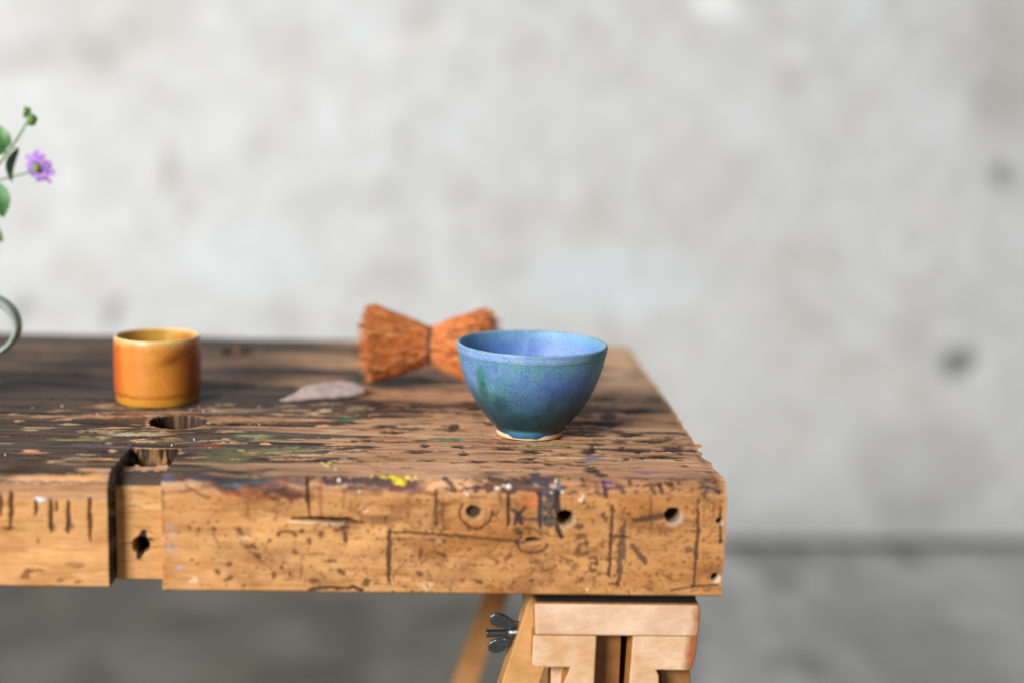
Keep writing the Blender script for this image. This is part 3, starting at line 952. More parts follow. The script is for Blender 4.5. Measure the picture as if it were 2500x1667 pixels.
# ================================================================== BLUE BOWL
bp = CP + ray(1299, 833) * 1.123
BX, BY = bp[0], bp[1]
bowl = empty("bowl", (BX, BY, T + 0.0004), "speckled blue and green glazed ceramic bowl standing near the bench corner", "bowl")
outer = [(0.0262, 0.0015), (0.0268, 0.0035), (0.0272, 0.0058), (0.0292, 0.0082), (0.0335, 0.0126), (0.0388, 0.0190), (0.0440, 0.0265), (0.0489, 0.0352),
         (0.0531, 0.0450), (0.0564, 0.0555), (0.0583, 0.0640), (0.0584, 0.0652), (0.0590, 0.0665), (0.0598, 0.0710), (0.0596, 0.0728), (0.0582, 0.0736), (0.0567, 0.0727),
         (0.0556, 0.0690), (0.0535, 0.0590), (0.0495, 0.0470), (0.0440, 0.0360), (0.0370, 0.0260), (0.0280, 0.0170), (0.0170, 0.0110), (0.0050, 0.0090), (0.0002, 0.0089)]
pr = smooth_profile(outer, 200)
NS = 360
V, F, TH, RI = lathe(pr, NS, None, wob=0.012, seed=3)
s_in = RI > np.argmax(pr[:, 1])
hh = V[:, 2]
th = np.degrees(TH)                              # -90 faces the camera
tf = (th + 90 + 180) % 360 - 180                 # 0 = front, negative = left in the picture
# ragged lower hem of the glaze
hem = 0.0024 + 0.0012 * np.interp(tf, [-180, -60, -42, -34, -20, 0, 8, 16, 24, 60, 180], [.2, 1.0, .7, -.9, -.9, -.6, -1.0, -.4, .5, .8, .2])
low = RI < 14
k_ = 1 - np.clip(RI / 14.0, 0, 1)
V[low, 2] += (hem[low] - 0.0015) * k_[low]
# raised glaze runs on the left
run = np.exp(-((tf + 47 + 10 * (0.05 - hh) / 0.05 * 0.8) / 4.5) ** 2) * sm(0.0, 0.012, hh) * sm(0.068, 0.055, hh) * ~s_in
rad = np.hypot(V[:, 0], V[:, 1]) + 1e-9
V[:, :2] *= (1 + 0.0007 * run / rad)[:, None]
c = np.tile(lin(92, 138, 178), (len(V), 1))
ta = np.radians(tf)
gx, gy = ta * 0.05, hh
b1 = fbm(gx * 70, gy * 60, 4, 210); b2 = fbm(gx * 160, gy * 120, 4, 211); b3 = fbm(gx * 420, gy * 420, 3, 212)
out_ = ~s_in
mixc(c, lin(66, 112, 168), out_ * sm(.45, .7, b1) * .7)
mixc(c, lin(124, 156, 200), out_ * sm(.5, .75, b2) * .35)
mixc(c, lin(84, 150, 152), out_ * sm(.44, .68, fbm(gx * 90 + 30, gy * 50, 4, 213)) * .75)
mixc(c, lin(62, 102, 176), out_ * np.exp(-((tf - 22) / 26) ** 2 - ((hh - 0.046) / 0.013) ** 2) * .8)
mixc(c, lin(62, 140, 128), out_ * np.exp(-((tf + 26) / 7) ** 2) * sm(.02, .04, hh) * sm(.064, .05, hh) * .6)
mixc(c, lin(36, 118, 96), np.clip(run * 1.5, 0, 1) * (.6 + .5 * b2))
mixc(c, lin(24, 62, 62), np.exp(-((tf + 51.5 + 8 * (0.05 - hh) / 0.05) / 2.0) ** 2) * sm(.048, .02, hh) * sm(0.0, .01, hh) * out_ * .75)
mixc(c, lin(30, 44, 48), out_ * np.exp(-((tf + 46) / 2) ** 2 - ((hh - .0475) / .0016) ** 2) * .8)
deep = out_ * sm(.058, .018, hh + (b1 - .5) * .03)
mixc(c, lin(20, 66, 76), deep * .97)
mixc(c, lin(16, 54, 54), out_ * sm(.026, .010, hh) * sm(.4, .6, b1) * .8)
pool = out_ * sm(.0095, .006, hh)
mixc(c, lin(70, 160, 176), pool * sm(-60, -20, tf) * sm(30, 0, tf) * .75)
mixc(c, lin(20, 66, 128), out_ * sm(.0062, .0045, hh) * .7)
ridge = out_ * np.exp(-((hh - .0652 + .0006 * (b2 - .5) * 4) / .0009) ** 2)
mixc(c, lin(62, 140, 130), ridge * .6)
mixc(c, lin(144, 172, 220), out_ * np.exp(-((hh - .0695) / .0026) ** 2) * (.35 + .5 * b2) * sm(70, 20, tf))
mixc(c, lin(64, 138, 124), out_ * sm(.062, .069, hh) * sm(30, 62, tf) * sm(.3, .6, b2) * .9)
lip = sm(.0722, .0732, hh)
mixc(c, lin(150, 178, 216), lip * .7)
mixc(c, lin(80, 150, 140), lip * sm(.42, .62, fbm(gx * 60 + 8, gy * 0, 3, 219)) * .7)
ci = np.tile(lin(104, 142, 202), (len(V), 1))
mixc(ci, lin(76, 118, 186), sm(.4, .7, fbm(gx * 50, gy * 50, 3, 220)) * .8)
mixc(ci, lin(104, 162, 190), sm(.060, .071, hh) * .7)
mixc(ci, lin(96, 160, 150), sm(.066, .072, hh) * sm(.45, .65, b2) * .6)
c = np.where((s_in & (hh < .0725))[:, None], ci, c)

mb, nt, b, L = new_mat("blue_glaze")
tc = nd(nt, 'ShaderNodeTexCoord').outputs['Object']
atn = nd(nt, 'ShaderNodeAttribute', attribute_name="Col")
sp = noise_node(nt, tc, 1100, None, 2, .5)
spk = ramp(nt, sp, .36, (0.24, 0.28, 0.68), .45, (1, 1, 1))
big = noise_node(nt, tc, 90, None, 3, .6)
msk = ramp(nt, big, .40, (0.15,) * 3, .56, (1,) * 3)
m1_ = nd(nt, 'ShaderNodeMix', data_type='RGBA', blend_type='MULTIPLY')
L.new(msk, m1_.inputs[0]); L.new(atn.outputs['Color'], m1_.inputs[6]); L.new(spk, m1_.inputs[7])
sp2 = noise_node(nt, tc, 520, None, 3, .6)
lt = ramp(nt, sp2, .35, (.86, .9, .92), .65, (1.12, 1.08, 1.06))
L.new(mulc(nt, m1_.outputs[2], lt), b.inputs['Base Color'])
b.inputs['Roughness'].default_value = 0.5
b.inputs['Specular IOR Level'].default_value = 0.5
b.inputs['Coat Weight'].default_value = 0.0
b.inputs['Coat Roughness'].default_value = 0.35
L.new(bump(nt, big, .12, .0006), b.inputs['Normal'])
Mt = Matrix.Rotation(math.radians(0.2), 3, 'Y')
V = rot_apply(V, Mt)
lum = c @ np.array([.3, .55, .15]); c = c * .88 + lum[:, None] * .12
me = np_mesh("glazed_body", V, F, c)
body = link("glazed_body", me, mb, bowl)
ft = smooth_profile([(0.0228, 0.0040), (0.0230, 0.0006), (0.0236, 0.0), (0.0252, 0.0), (0.0259, 0.0007), (0.0263, 0.0030), (0.0266, 0.0060)], 40)
V, F, TH, RI = lathe(ft, 160, None, wob=0.01, seed=4)
V = rot_apply(V, Mt); V[:, 2] = np.maximum(V[:, 2], 0)
foot = link("foot_ring", np_mesh("foot_ring", V, F), plain_mat("bare_clay", lin(216, 178, 132), lin(236, 204, 162), 220, None, .8, .25), bowl)

# ================================================================== AMBER CUP
q = at_z(386, 976, T)
cup = empty("cup", (q[0], q[1], T + 0.0004), "small straight-sided amber glazed ceramic cup without handle", "cup")
RC, HC = 0.0376, 0.0560
outer = [(0.0005, 0.0012), (0.030, 0.0012), (0.0335, 0.0), (0.0352, 0.0005), (0.0360, 0.0030), (0.0368, 0.0072), (0.0370, 0.0080), (0.0373, 0.012), (RC, 0.026), (RC, 0.042), (0.0372, 0.0520),
         (0.0368, 0.0548), (0.0358, 0.0562), (0.0345, 0.0556), (0.0340, 0.0530), (0.0340, 0.040), (0.0340, 0.020), (0.033, 0.010), (0.029, 0.0065), (0.018, 0.0055), (0.0003, 0.0055)]
pr = smooth_profile(outer, 160)
pr[:, 0] *= 0.965
V, F, TH, RI = lathe(pr, 280, None, wob=0.012, seed=8)
V[:, :2] *= (1 + 0.004 * (vnoise(V[:, 2] * 420, V[:, 2] * 0, 5) - .5))[:, None]
hh = V[:, 2]
tf = (np.degrees(TH) + 90 + 180) % 360 - 180
s_in = RI > np.argmax(pr[:, 1])
ta = np.radians(tf)
b1 = fbm(ta * 3.2, hh * 90, 4, 230); b2 = fbm(ta * 14, hh * 120, 4, 231)
c = np.tile(lin(200, 126, 44), (len(V), 1))
mixc(c, lin(212, 148, 62), sm(.4, .8, b1) * .6)
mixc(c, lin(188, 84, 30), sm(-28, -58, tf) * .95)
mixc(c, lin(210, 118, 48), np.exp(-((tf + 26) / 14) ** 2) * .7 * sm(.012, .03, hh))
mixc(c, lin(168, 92, 22), sm(14, 52, tf) * .85)  # browner right side, glaze tone with some shading painted in
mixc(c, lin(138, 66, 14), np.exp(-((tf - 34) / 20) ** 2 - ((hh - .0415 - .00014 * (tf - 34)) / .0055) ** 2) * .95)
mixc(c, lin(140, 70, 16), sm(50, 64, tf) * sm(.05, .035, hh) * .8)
mixc(c, lin(146, 82, 24), np.exp(-((hh - .0095 - .0008 * (b1 - .5) * 4) / .0016) ** 2) * (.45 + .5 * sm(-10, 50, np.abs(tf))))
mixc(c, lin(192, 138, 40), sm(.0075, .005, hh) * .7)
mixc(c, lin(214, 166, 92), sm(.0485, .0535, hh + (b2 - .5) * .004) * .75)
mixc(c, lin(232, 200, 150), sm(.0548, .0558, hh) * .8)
ci = np.tile(lin(186, 142, 54), (len(V), 1))
mixc(ci, lin(206, 166, 84), sm(.4, .7, b1) * .6)
an = np.degrees(TH) % 360
mixc(ci, lin(160, 66, 22), np.exp(-((an - 48) / 22) ** 2 - ((hh - .0485) / .0035) ** 2) * .95)
c = np.where((s_in & (hh < .0545))[:, None], ci, c)
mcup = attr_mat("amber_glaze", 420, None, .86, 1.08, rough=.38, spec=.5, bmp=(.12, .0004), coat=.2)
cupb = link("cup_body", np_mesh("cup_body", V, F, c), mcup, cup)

# ================================================================== FIBRE BRUSH
q = at_z(1049, 848, T + 0.036)
brush = empty("fibre_brush", (q[0], q[1], T), "hourglass brush of orange plant fibres tied in the middle, behind the bowl", "brush")
RE, RW, HL = 0.0375, 0.0155, 0.0630
ax = Vector((math.cos(math.radians(-3)), math.sin(math.radians(-3)), 0))
sd = Vector((-ax.y, ax.x, 0))
ctr = Vector((q[0], q[1], T + RE + 0.0005))


def bundle(sign, seed):
    r_ = np.random.default_rng(seed)
    VV, FF, CC = [], [], []
    nseg = 13
    n = 1700
    for i in range(n):
        shell = r_.random() < 0.62
        u_ = math.sqrt(r_.uniform(.74, 1.0)) if shell else math.sqrt(r_.uniform(0, .8))
        a_ = r_.uniform(0, 2 * math.pi)
        cl = fbm(np.array([math.cos(a_) * 4 + 9]), np.array([math.sin(a_) * 4 + 9]), 2, seed)[0] - .5
        lenf = (r_.uniform(.84, 1.0) + .16 * cl) * (1 - .20 * u_ ** 6)
        stray = r_.random() < .10
        if stray:
            lenf += r_.uniform(.02, .09)
        a2 = a_ + r_.normal(0, .34 if stray else .17) + .2 * cl
        ph = r_.uniform(0, 6.28)
        amp = r_.uniform(.0004, .0014)
        wd = r_.uniform(.0005, .0011)
        shade = r_.random()
        colr = lin(228, 144, 82) * (1 - shade) + lin(200, 112, 56) * shade
        if r_.random() < .16:
            colr = lin(240, 164, 104)
        if r_.random() < .14:
            colr = lin(120, 58, 26)
        kn = np.where(r_.random(nseg) < .11, r_.uniform(.25, .6), r_.uniform(.85, 1.15, nseg))
        base_i = len(VV)
        for k in range(nseg):
            t = k / (nseg - 1)
            s_ = t * lenf
            R_ = RW + (RE - RW) * (1.42 * s_ - .42 * s_ * s_) if s_ > 0 else RW
            R_ *= u_ * (1 + .22 * cl * s_)
            aa = a_ + (a2 - a_) * t + .05 * math.sin(t * 7 + ph)
            rr_ = R_ + amp * math.sin(t * 11 + ph)
            hgt = rr_ * math.sin(aa)
            p = ctr + ax * (sign * (s_ * HL)) + sd * (rr_ * math.cos(aa)) + Vector((0, 0, hgt))
            p.z = max(p.z, T + .0008)
            w_ = wd * (1 - .45 * t)
            e1 = sd * math.sin(aa) - Vector((0, 0, 1)) * math.cos(aa)
            e2 = sd * math.cos(aa) + Vector((0, 0, 1)) * math.sin(aa)
            for j in range(3):
                b_ = j * 2.0944 + ph
                w3 = p + e1 * (w_ * math.cos(b_)) + e2 * (w_ * math.sin(b_))
                VV.append((w3.x, w3.y, max(w3.z, T + .0002)))
                CC.append(colr * kn[k])
        for k in range(nseg - 1):
            for j in range(3):
                j1 = (j + 1) % 3
                o = base_i + k * 3
                FF.append((o + j, o + j1, o + 3 + j1, o + 3 + j))
    return np.array(VV), np.array(FF), np.array(CC)


mfib = attr_mat("coir_fibre", 900, None, .75, 1.2, rough=.75, spec=.25, bmp=(.3, .0004))
for sgn, sd_ in ((-1, 21), (1, 22)):
    VV, FF, CC = bundle(sgn, sd_)
    child("bristles", np_mesh("bristles", VV, FF, CC), mfib, brush)
# cord round the waist
VV = []
turns, ns = 3, 60
for k in range(turns * ns + 1):
    a_ = k / ns * 2 * math.pi
    rr_ = RW + .0011
    off = (k / ns - turns / 2) * .0016
    for j in range(6):
        b_ = j * math.pi / 3
        pr_ = rr_ + .0010 * math.cos(b_)
        p = ctr + ax * (off + .0010 * math.sin(b_)) + sd * (pr_ * math.cos(a_)) + Vector((0, 0, pr_ * math.sin(a_)))
        VV.append((p.x, p.y, p.z))
cordF = grid_faces(turns * ns + 1, 6, True)
child("binding_cord", np_mesh("binding_cord", np.array(VV), cordF), plain_mat("dark_cord", lin(70, 44, 38), lin(104, 66, 54), 800, None, .8), brush)

# ================================================================== WOOD SLIVER
p0 = at_z(683, 990, T); p1 = at_z(896, 962, T)
axis = p1 - p0; Ls = np.linalg.norm(axis); axis /= Ls
perp = np.array([-axis[1], axis[0], 0])
nu, nv = 70, 28
VV, CC = [], []
for i in range(nu):
    t = i / (nu - 1)
    half = .0108 * (np.interp(t, [0, .06, .2, .45, .75, .92, 1], [.03, .2, .48, .85, 1.0, .72, .05]))
    thick = .0050 * np.interp(t, [0, .1, .4, .8, .95, 1], [.15, .35, .8, 1.0, .8, .1])
    lift = .0035 * max(0, 1 - t / .22) ** 1.5
    arch = .0016 * math.sin(t * math.pi)
    mid = p0 + axis * Ls * t + perp * (.004 * math.sin(t * 3.0))
    for j in range(nv):
        a_ = j / nv * 2 * math.pi
        cx_ = math.cos(a_); sy_ = math.sin(a_)
        w_ = half * np.sign(cx_) * abs(cx_) ** .8
        hgt = thick * .5 * (1 + np.sign(sy_) * abs(sy_) ** .7) + lift + (w_ / .0125) * .0056 * np.interp(t, [0, .3, 1], [.2, 1, .8]) + .0046 * np.interp(t, [0, .3, 1], [.2, 1, .8]) + arch * .3
        wobv = .0009 * (vnoise(np.array([t * 18.]), np.array([a_ * 2.2]), 70)[0] - .5)
        p = mid + perp * (w_ + wobv) + np.array([0, 0, max(hgt + wobv, 0.0002)])
        VV.append(p)
        nn = vnoise(np.array([t * 14.]), np.array([w_ * 900]), 71)[0]
        CC.append(lin(172, 150, 142) * (1 - nn) + lin(206, 188, 180) * nn)
VV = np.array(VV)
slv = empty("wood_sliver", tuple(p0 * .5 + p1 * .5), "flat pointed sliver of greyish pink weathered wood lying left of the brush", "wood sliver")
child("sliver_body", np_mesh("sliver_body", VV, grid_faces(nu, nv, True), np.array(CC)),
      attr_mat("grey_wood", 260, (1, 4, 4), .8, 1.12, rough=.75, spec=.25, bmp=(.5, .0006)), slv)

# ================================================================== JUG with handle (at the left edge) and flower stem
yj = at_z(-60, 968, T)[1]
hc = at_y(-62, 794, yj)                            # centre of the handle loop
jx0 = hc[0] - 0.052
jug = empty("jug", (jx0, yj, T + .0003), "pale green glazed jug at the left edge, only its looped handle showing", "jug")
pr = smooth_profile([(0.0005, .001), (.030, .001), (.034, 0), (.037, .003), (.043, .025), (.046, .050), (.043, .075), (.036, .095), (.036, .105), (.039, .112), (.0375, .1125), (.034, .105),
                     (.034, .094), (.041, .073), (.043, .050), (.040, .025), (.030, .008), (.0005, .006)], 120)
V, F, TH, RI = lathe(pr, 120, None, wob=.012, seed=12)
mjug = plain_mat("celadon_glaze", lin(128, 146, 134), lin(168, 182, 168), 60, None, .3, .5, 0, (.1, .0006))
link("jug_body", np_mesh("jug_body", V, F), mjug, jug)
# handle: swept oval ring in the plane of the picture
VV = []
na, nb = 72, 14
Ro = (0.0405, 0.0295)
for i in range(na):
    a_ = -1.95 + 3.9 * i / (na - 1)
    cx_, cz_ = hc[0] + math.cos(a_) * (Ro[0] - .004) * .98, hc[2] + math.sin(a_) * (Ro[1] - .003)
    nx_, nz_ = math.cos(a_), math.sin(a_)
    tx = .0034 + .0008 * math.sin(a_ * 2)
    for j in range(nb):
        b_ = 2 * math.pi * j / nb
        VV.append((cx_ + nx_ * tx * math.cos(b_), yj + .0085 * math.sin(b_), cz_ + nz_ * tx * math.cos(b_)))
child("handle", np_mesh("handle", np.array(VV), grid_faces(na, nb, True)), mjug, jug)

mstem = plain_mat("green_stem", lin(86, 120, 58), lin(120, 150, 84), 300, None, .55, .4)
mleaf = plain_mat("green_leaf", lin(62, 108, 58), lin(104, 150, 92), 140, None, .5, .4)
mpet = plain_mat("purple_petal", lin(150, 96, 186), lin(196, 160, 222), 260, None, .6, .3)
mbud = plain_mat("green_bud", lin(60, 96, 36), lin(116, 150, 60), 500, None, .6, .3)
mmid = plain_mat("flower_middle", lin(84, 120, 30), lin(140, 168, 60), 700, None, .7, .3)


def W3(px_, py_, dy=0.0):
    p = at_y(px_, py_, yj + dy + .05)
    return Vector(p)


def tube(name, pts, r0, r1, mat, parent, n=6, res=8):
    pts = [Vector(p) for p in pts]
    sp = smooth_profile([tuple(p) for p in pts], res * (len(pts) - 1)) if len(pts) > 1 else pts
    VV = []
    m = len(sp)
    for i in range(m):
        p = Vector(sp[i]); q_ = Vector(sp[min(i + 1, m - 1)]) - Vector(sp[max(i - 1, 0)])
        q_.normalize()
        e1 = q_.orthogonal().normalized(); e1 = (Vector((0, 1, 0)) - q_ * q_.y).normalized() if abs(q_.y) < .95 else e1
        e2 = q_.cross(e1)
        r_ = r0 + (r1 - r0) * i / (m - 1)
        for j in range(n):
            b_ = 2 * math.pi * j / n
            VV.append(tuple(p + e1 * (r_ * math.cos(b_)) + e2 * (r_ * math.sin(b_))))
    return child(name, np_mesh(name, np.array(VV), grid_faces(m, n, True)), mat, parent)


def leaf(base, tip, width, up, parent, bend=0.15):
    base, tip = Vector(base), Vector(tip)
    d_ = tip - base; L_ = d_.length; d_.normalize()
    sdv = d_.cross(Vector(up)).normalized(); nv_ = sdv.cross(d_).normalized()
    nu_, nw = 14, 7
    VV = []
    for s_ in (1, -1):
        for i in range(nu_):
            t = i / (nu_ - 1)
            w_ = width * max(.02, (math.sin(math.pi * t ** .8)) ** .8)
            for j in range(nw):
                k = j / (nw - 1) * 2 - 1
                w2 = w_ * (1 + .06 * math.sin(t * 40 + k))
                p = base + d_ * (L_ * t) + sdv * (k * w2) + nv_ * (bend * L_ * math.sin(math.pi * t) + abs(k) * w_ * .25 + .00022 * s_)
                VV.append(tuple(p))
    F1 = grid_faces(nu_, nw); F2 = F1[:, ::-1] + nu_ * nw
    return child("leaf", np_mesh("leaf", np.array(VV), np.vstack([F1, F2])), mleaf, parent)


jt = Vector((jx0 + .012, yj + .012, T + .10))
fl = empty("flower_stem", tuple(jt), "purple flower with green leaves and buds rising from the jug", "flower")
stem = tube("stem", [jt - Vector((.01, 0, .07)), W3(-150, 560), W3(-60, 470), W3(0, 398), W3(40, 342), W3(68, 296)], .0016, .0009, mstem, fl)
tube("flower_stalk", [W3(-100, 508), W3(-30, 452, .004), W3(30, 432, .006), W3(78, 420, .008)], .0011, .0008, mstem, fl)
leaf(W3(14, 366), W3(-2, 306), .0072, (0.2, -1, .2), fl)
leaf(W3(15, 373), W3(-50, 330), .010, (0, -1, .4), fl)
tube("leaf_stalk", [W3(14, 372), W3(34, 362), W3(48, 364)], .0006, .0006, mstem, fl)
leaf(W3(44, 362), W3(28, 446), .0052, (0.9, -.5, .1), fl, -.22)
tube("leaf_stalk", [W3(-38, 447), W3(-20, 443), W3(-4, 450)], .0007, .0006, mstem, fl)
leaf(W3(-6, 446), W3(8, 532), .0085, (0.3, -1, .1), fl)
tube("leaf_stalk", [W3(-105, 514), W3(-70, 532), W3(-28, 561)], .0007, .0006, mstem, fl)
leaf(W3(-30, 560), W3(8, 590), .006, (0.2, -1, .4), fl)
for bx, by, r_ in ((66, 272, .0030), (80, 296, .0042), (74, 288, .0028), (62, 280, .0022)):
    me = bpy.data.meshes.new("bud"); bm = bmesh.new()
    bmesh.ops.create_icosphere(bm, subdivisions=2, radius=r_)
    for v_ in bm.verts:
        v_.co *= 1 + .25 * math.sin(v_.co.x * 2600 + v_.co.z * 1900)
        v_.co.z *= 1.25
    bmesh.ops.translate(bm, verts=bm.verts, vec=W3(bx, by)); bm.to_mesh(me); bm.free()
    child("bud", me, mbud, fl)
# flower head: many narrow petals round a green middle, seen obliquely
fc_ = W3(97, 408, .006)
fa = Vector((-.42, -.82, -.30)).normalized()
e1 = fa.orthogonal().normalized(); e2 = fa.cross(e1)
VV, FF = [], []
r_ = np.random.default_rng(5)
for ring, (n, L_, up_) in enumerate(((17, .0150, .10), (15, .0125, .35), (12, .0095, .65), (9, .006, .95))):
    for i in range(n):
        a_ = 2 * math.pi * (i + .5 * (ring % 2)) / n + r_.normal(0, .08)
        d_ = (e1 * math.cos(a_) + e2 * math.sin(a_)); t_ = d_.cross(fa)
        L2 = L_ * r_.uniform(.85, 1.12); w_ = r_.uniform(.0014, .0024)
        b0 = len(VV)
        for k in range(6):
            s_ = k / 5
            cc = fc_ + d_ * (L2 * (.15 + .85 * s_)) + fa * (up_ * L2 * .5 * s_ + .0016 * math.sin(s_ * 3) - .002)
            ww = w_ * (.35 + .9 * math.sin(min(1, s_ * 1.05) * 2.3))
            for m_ in (-1, 0, 1):
                VV.append(tuple(cc + t_ * (ww * m_) + fa * (.0006 * abs(m_) + .0006 * r_.normal())))
        for k in range(5):
            for m_ in range(2):
                o = b0 + k * 3 + m_
                FF.append((o, o + 1, o + 4, o + 3))
head = child("flower_head", np_mesh("flower_head", np.array(VV), np.array(FF)), mpet, fl)
me = bpy.data.meshes.new("flower_middle"); bm = bmesh.new()
bmesh.ops.create_icosphere(bm, subdivisions=2, radius=.0036)
for v_ in bm.verts:
    v_.co *= 1 + .22 * math.sin(v_.co.x * 3300 + v_.co.z * 2900 + v_.co.y * 2100)
bmesh.ops.translate(bm, verts=bm.verts, vec=fc_ + fa * .0035 - fl.matrix_world.translation); bm.to_mesh(me); bm.free()
mid = link("flower_middle", me, mmid, head)


# ================================================================== TRESTLE
def wood_mat(name, end0, end1, side0, side1, xstain=None):
    """pale end grain, varnished sides; the wear at one arris is a stain on the thing itself"""
    m, nt, b, L = new_mat(name)
    tc = nd(nt, 'ShaderNodeTexCoord').outputs['Object']
    gl = noise_node(nt, tc, 1.0, (180, 26, 180), 5, .6)
    side = ramp(nt, gl, .3, side0, .7, side1)
    mp = nd(nt, 'ShaderNodeMapping'); mp.inputs['Rotation'].default_value = (0, math.radians(9), 0)
    L.new(tc, mp.inputs['Vector'])
    ge = noise_node(nt, mp.outputs['Vector'], 1.0, (60, 60, 620), 5, .65)
    gb = noise_node(nt, tc, 42, None, 4, .6)
    end = mulc(nt, ramp(nt, gb, .35, end0, .65, end1), ramp(nt, ge, .3, (.87, .84, .80), .65, (1.03, 1.03, 1.03)))
    geo = nd(nt, 'ShaderNodeNewGeometry')
    sep = nd(nt, 'ShaderNodeSeparateXYZ'); L.new(geo.outputs['Normal'], sep.inputs[0])
    mr = nd(nt, 'ShaderNodeMapRange'); mr.inputs['From Min'].default_value = -.75; mr.inputs['From Max'].default_value = -.92
    L.new(sep.outputs['Y'], mr.inputs['Value'])
    mx = nd(nt, 'ShaderNodeMix', data_type='RGBA')
    L.new(mr.outputs[0], mx.inputs[0]); L.new(side, mx.inputs[6]); L.new(end, mx.inputs[7])
    outc = mx.outputs[2]
    if xstain is not None:
        so = nd(nt, 'ShaderNodeSeparateXYZ'); L.new(tc, so.inputs[0])
        ad = nd(nt, 'ShaderNodeMath', operation='MULTIPLY_ADD'); L.new(gb, ad.inputs[0]); ad.inputs[1].default_value = .022
        L.new(so.outputs['X'], ad.inputs[2])
        m2 = nd(nt, 'ShaderNodeMapRange'); m2.inputs['From Min'].default_value = xstain; m2.inputs['From Max'].default_value = xstain + .006
        L.new(ad.outputs[0], m2.inputs['Value'])
        st_ = nd(nt, 'ShaderNodeMix', data_type='RGBA'); L.new(m2.outputs[0], st_.inputs[0]); L.new(outc, st_.inputs[6])
        st_.inputs[7].default_value = (*lin(156, 88, 44), 1)
        outc = st_.outputs[2]
    L.new(outc, b.inputs['Base Color'])
    b.inputs['Roughness'].default_value = .55
    L.new(bump(nt, ge, .2, .0004), b.inputs['Normal'])
    return m


yt = YF + 0.012


def prism(name, pts, y0, y1, mat, parent, bev=.0014):
    """outline given in the plane y0, carried back to y1"""
    bm = bmesh.new()
    fv = [bm.verts.new((p[0], y0, p[1])) for p in pts]
    bv = [bm.verts.new((p[0], y1, p[1])) for p in pts]
    bm.faces.new(fv); bm.faces.new(bv[::-1])
    n = len(pts)
    for i in range(n):
        bm.faces.new((fv[i], bv[i], bv[(i + 1) % n], fv[(i + 1) % n]))
    bmesh.ops.recalc_face_normals(bm, faces=bm.faces)
    if bev:
        bmesh.ops.bevel(bm, geom=list(bm.edges), offset=bev, segments=2, profile=.5, affect='EDGES')
    me = bpy.data.meshes.new(name); bm.to_mesh(me); bm.free()
    return child(name, me, mat, parent, False)


def pxl(px_, py_, y=None):
    p = at_y(px_, py_, yt if y is None else y)
    return (p[0], p[2])


tc0 = pxl(1506, 1500)
trestle = empty("trestle", (tc0[0], yt + .2, 0.0), "pale wooden trestle with wing nut holding up the right end of the bench", "trestle")
YB2 = yt + .50
END0, END1 = lin(206, 166, 132), lin(228, 196, 166)
SD0, SD1 = lin(150, 96, 42), lin(190, 132, 66)
ZT = ZB - 0.0004
capb = pxl(1306, 1472)[1]
xstC = pxl(1695, 1500)[0] - tc0[0]
xstB = pxl(1688, 1600)[0] - tc0[0]
m_cap = wood_mat("cap_wood", END0, END1, SD0, SD1, xstC + .0075)
m_rail = wood_mat("rail_wood", lin(206, 160, 116), END1, SD0, SD1, xstB + .0055)
m_leg = wood_mat("leg_wood", lin(186, 134, 78), lin(206, 156, 98), lin(158, 104, 48), lin(196, 140, 74))
m_in = wood_mat("inner_wood", lin(128, 84, 40), lin(152, 104, 54), SD0, SD1)
# dark pad between cap and bench
a_ = pxl(1312, 1469); b_ = pxl(1703, 1469)
prism("pad", [(a_[0], capb + .0001), (b_[0], capb + .0001), (b_[0] - .002, ZT), (a_[0], ZT)], yt + .004, YB2 - .01, plain_mat("black_rubber", (.003,) * 3, (.006,) * 3, 200, None, .8), trestle, 0)
zc0 = pxl(1500, 1551)[1]
prism("cap_board", [(pxl(1304, 1480)[0], capb), (pxl(1708, 1480)[0], capb), (pxl(1711, 1490)[0], capb - .004), (pxl(1706, 1551)[0], zc0), (pxl(1306, 1551)[0], zc0)], yt, YB2, m_cap, trestle, .0014)
zl = pxl(1400, 1630)[1]; zdeep = zl - .075


def X_(px_, py_=1600):
    return pxl(px_, py_)[0]


prism("rail", [(X_(1300), zc0 - .0006), (X_(1455), zc0 - .0006), (X_(1452), zdeep), (X_(1362), zdeep), (X_(1376, 1667), zl - .0115), (X_(1393, 1632), zl), (X_(1306), zl), (X_(1299), zl + .003)], yt + .001, YB2, m_rail, trestle, .0011)
prism("rail", [(X_(1544), zc0 - .0006), (X_(1703), zc0 - .0006), (X_(1701), zl + .012), (X_(1692), zl - .002), (X_(1605), zl - .0018), (X_(1610, 1650), zl - .006), (X_(1618, 1700), zdeep), (X_(1530, 1660), zdeep)], yt + .002, YB2, m_rail, trestle, .0011)
prism("centre_board", [(X_(1452), zc0 - .0008), (X_(1524), zc0 - .0008), (X_(1524), zl - .30), (X_(1452), zl - .30)], yt + .020, YB2 - .02, m_in, trestle, .001)


def leg(x0, z0, slope, width, y0, y1, mat):
    x1 = x0 + slope * z0
    return prism("leg", [(x0, z0), (x0 + width, z0), (x1 + width, 0.0), (x1, 0.0)], y0, y1, mat, trestle, .0011)


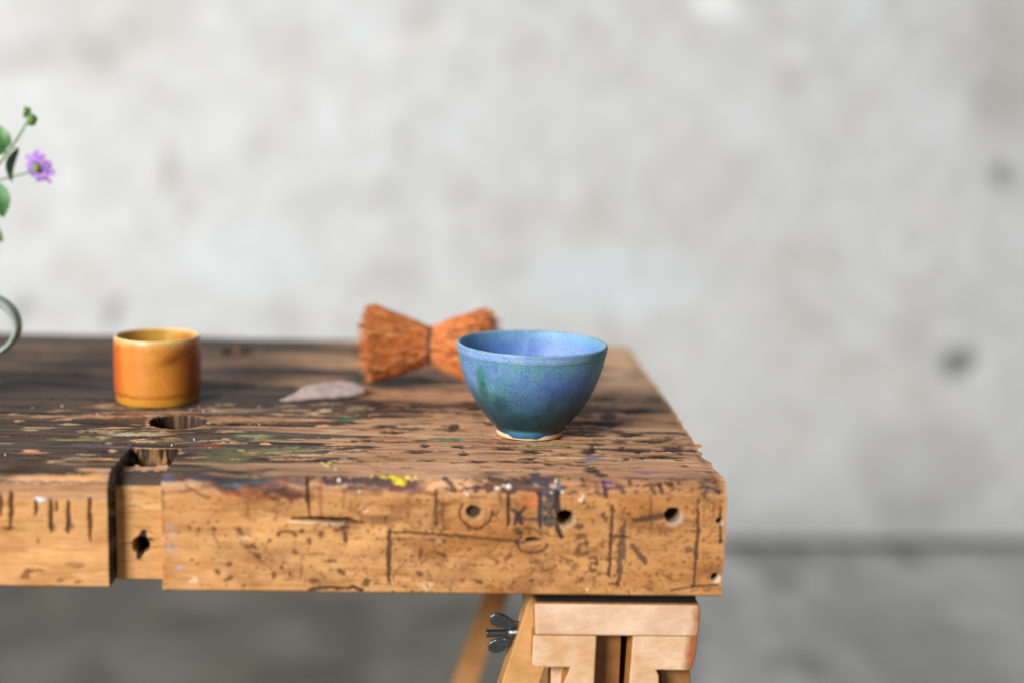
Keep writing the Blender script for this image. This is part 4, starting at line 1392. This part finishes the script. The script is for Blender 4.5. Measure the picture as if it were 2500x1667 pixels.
yl = yt + .018
a_ = pxl(1291, 1462, yl); b_ = pxl(1224, 1667, yl)
sl = (a_[0] - b_[0]) / (a_[1] - b_[1])
leg(a_[0] + sl * (zl + .05 - a_[1]), zl + .05, -sl, .0285, yl, yl + .022, m_leg)
a_ = pxl(1343, 1640, yl + .006); b_ = pxl(1346, 1667, yl + .006)
prism("brace", [(pxl(1343, 1650, yl)[0], zl + .02), (pxl(1380, 1650, yl)[0], zl + .02), (pxl(1382, 1650, yl)[0] + .004, zl - .22), (pxl(1345, 1650, yl)[0] + .004, zl - .22)], yl + .001, yl + .03, m_cap, trestle, .001)
a_ = pxl(1606, 1640, yl)
leg(a_[0] - .004, zl + .03, .14, .0225, yl, yl + .022, m_in)
yr2 = YF + .43
a_ = pxl(1181, 1455, yr2); b_ = pxl(1107, 1667, yr2)
s2 = (a_[0] - b_[0]) / (a_[1] - b_[1])
leg(a_[0] + s2 * (zl + .06 - a_[1]), zl + .06, -s2, .0250, yr2, yr2 + .022, m_leg)
a_ = pxl(1500, 1500, yr2)
leg(a_[0], zl + .03, s2 * .3, .025, yr2, yr2 + .022, m_leg)

# wing nut on its bolt
mzinc = plain_mat("zinc", (.07, .08, .085), (.15, .165, .17), 300, None, .32, .5, .9, (.15, .0003))
yw = yl + .010
wa = Vector((pxl(1187, 1545, yw)[0], yw, pxl(1187, 1545, yw)[1])); wb = Vector((pxl(1300, 1540, yw)[0], yw, pxl(1300, 1542, yw)[1]))


def turned(name, stations, parent, seg=20):
    d_ = (wb - wa); L_ = d_.length; d_ = d_.normalized()
    e1 = Vector((0, 1, 0)); e2 = d_.cross(e1).normalized()
    VV = []
    for t, r_ in stations:
        for j in range(seg):
            b_ = 2 * math.pi * j / seg
            VV.append(tuple(wa + d_ * (t * L_) + e1 * (r_ * math.cos(b_)) + e2 * (r_ * math.sin(b_))))
    return child(name, np_mesh(name, np.array(VV), grid_faces(len(stations), seg, True)), mzinc, parent)


st = [(0, .0001), (0, .0028)]
for k in range(14):
    st += [(.02 + k * .03, .0031), (.035 + k * .03, .0027)]
st += [(1, .003)]
bolt = turned("bolt", st, trestle)
nut = turned("wing_nut", [(.42, .0028), (.42, .0044), (.55, .0050), (.72, .0062), (.78, .0066), (.78, .0028)], trestle)
for s_, lobe in ((1, [(1215, 1510), (1240, 1524), (1262, 1533), (1272, 1526), (1285, 1520)]), (-1, [])):
    pts = [(1195, 1512), (1196, 1502), (1205, 1496), (1219, 1495), (1233, 1500), (1246, 1509), (1258, 1517), (1280, 1514), (1282, 1537), (1258, 1536), (1234, 1531), (1212, 1528), (1200, 1522)]
    if s_ < 0:
        pts = [(p_[0] - 4, 2 * 1544 - p_[1] - 1) for p_ in pts]
    q_ = [pxl(a, b, yw) for a, b in pts]
    o = prism("wing", q_, yw - .0016, yw + .0016, mzinc, trestle, .0009)
    o.parent = nut

bpy.context.view_layer.update()
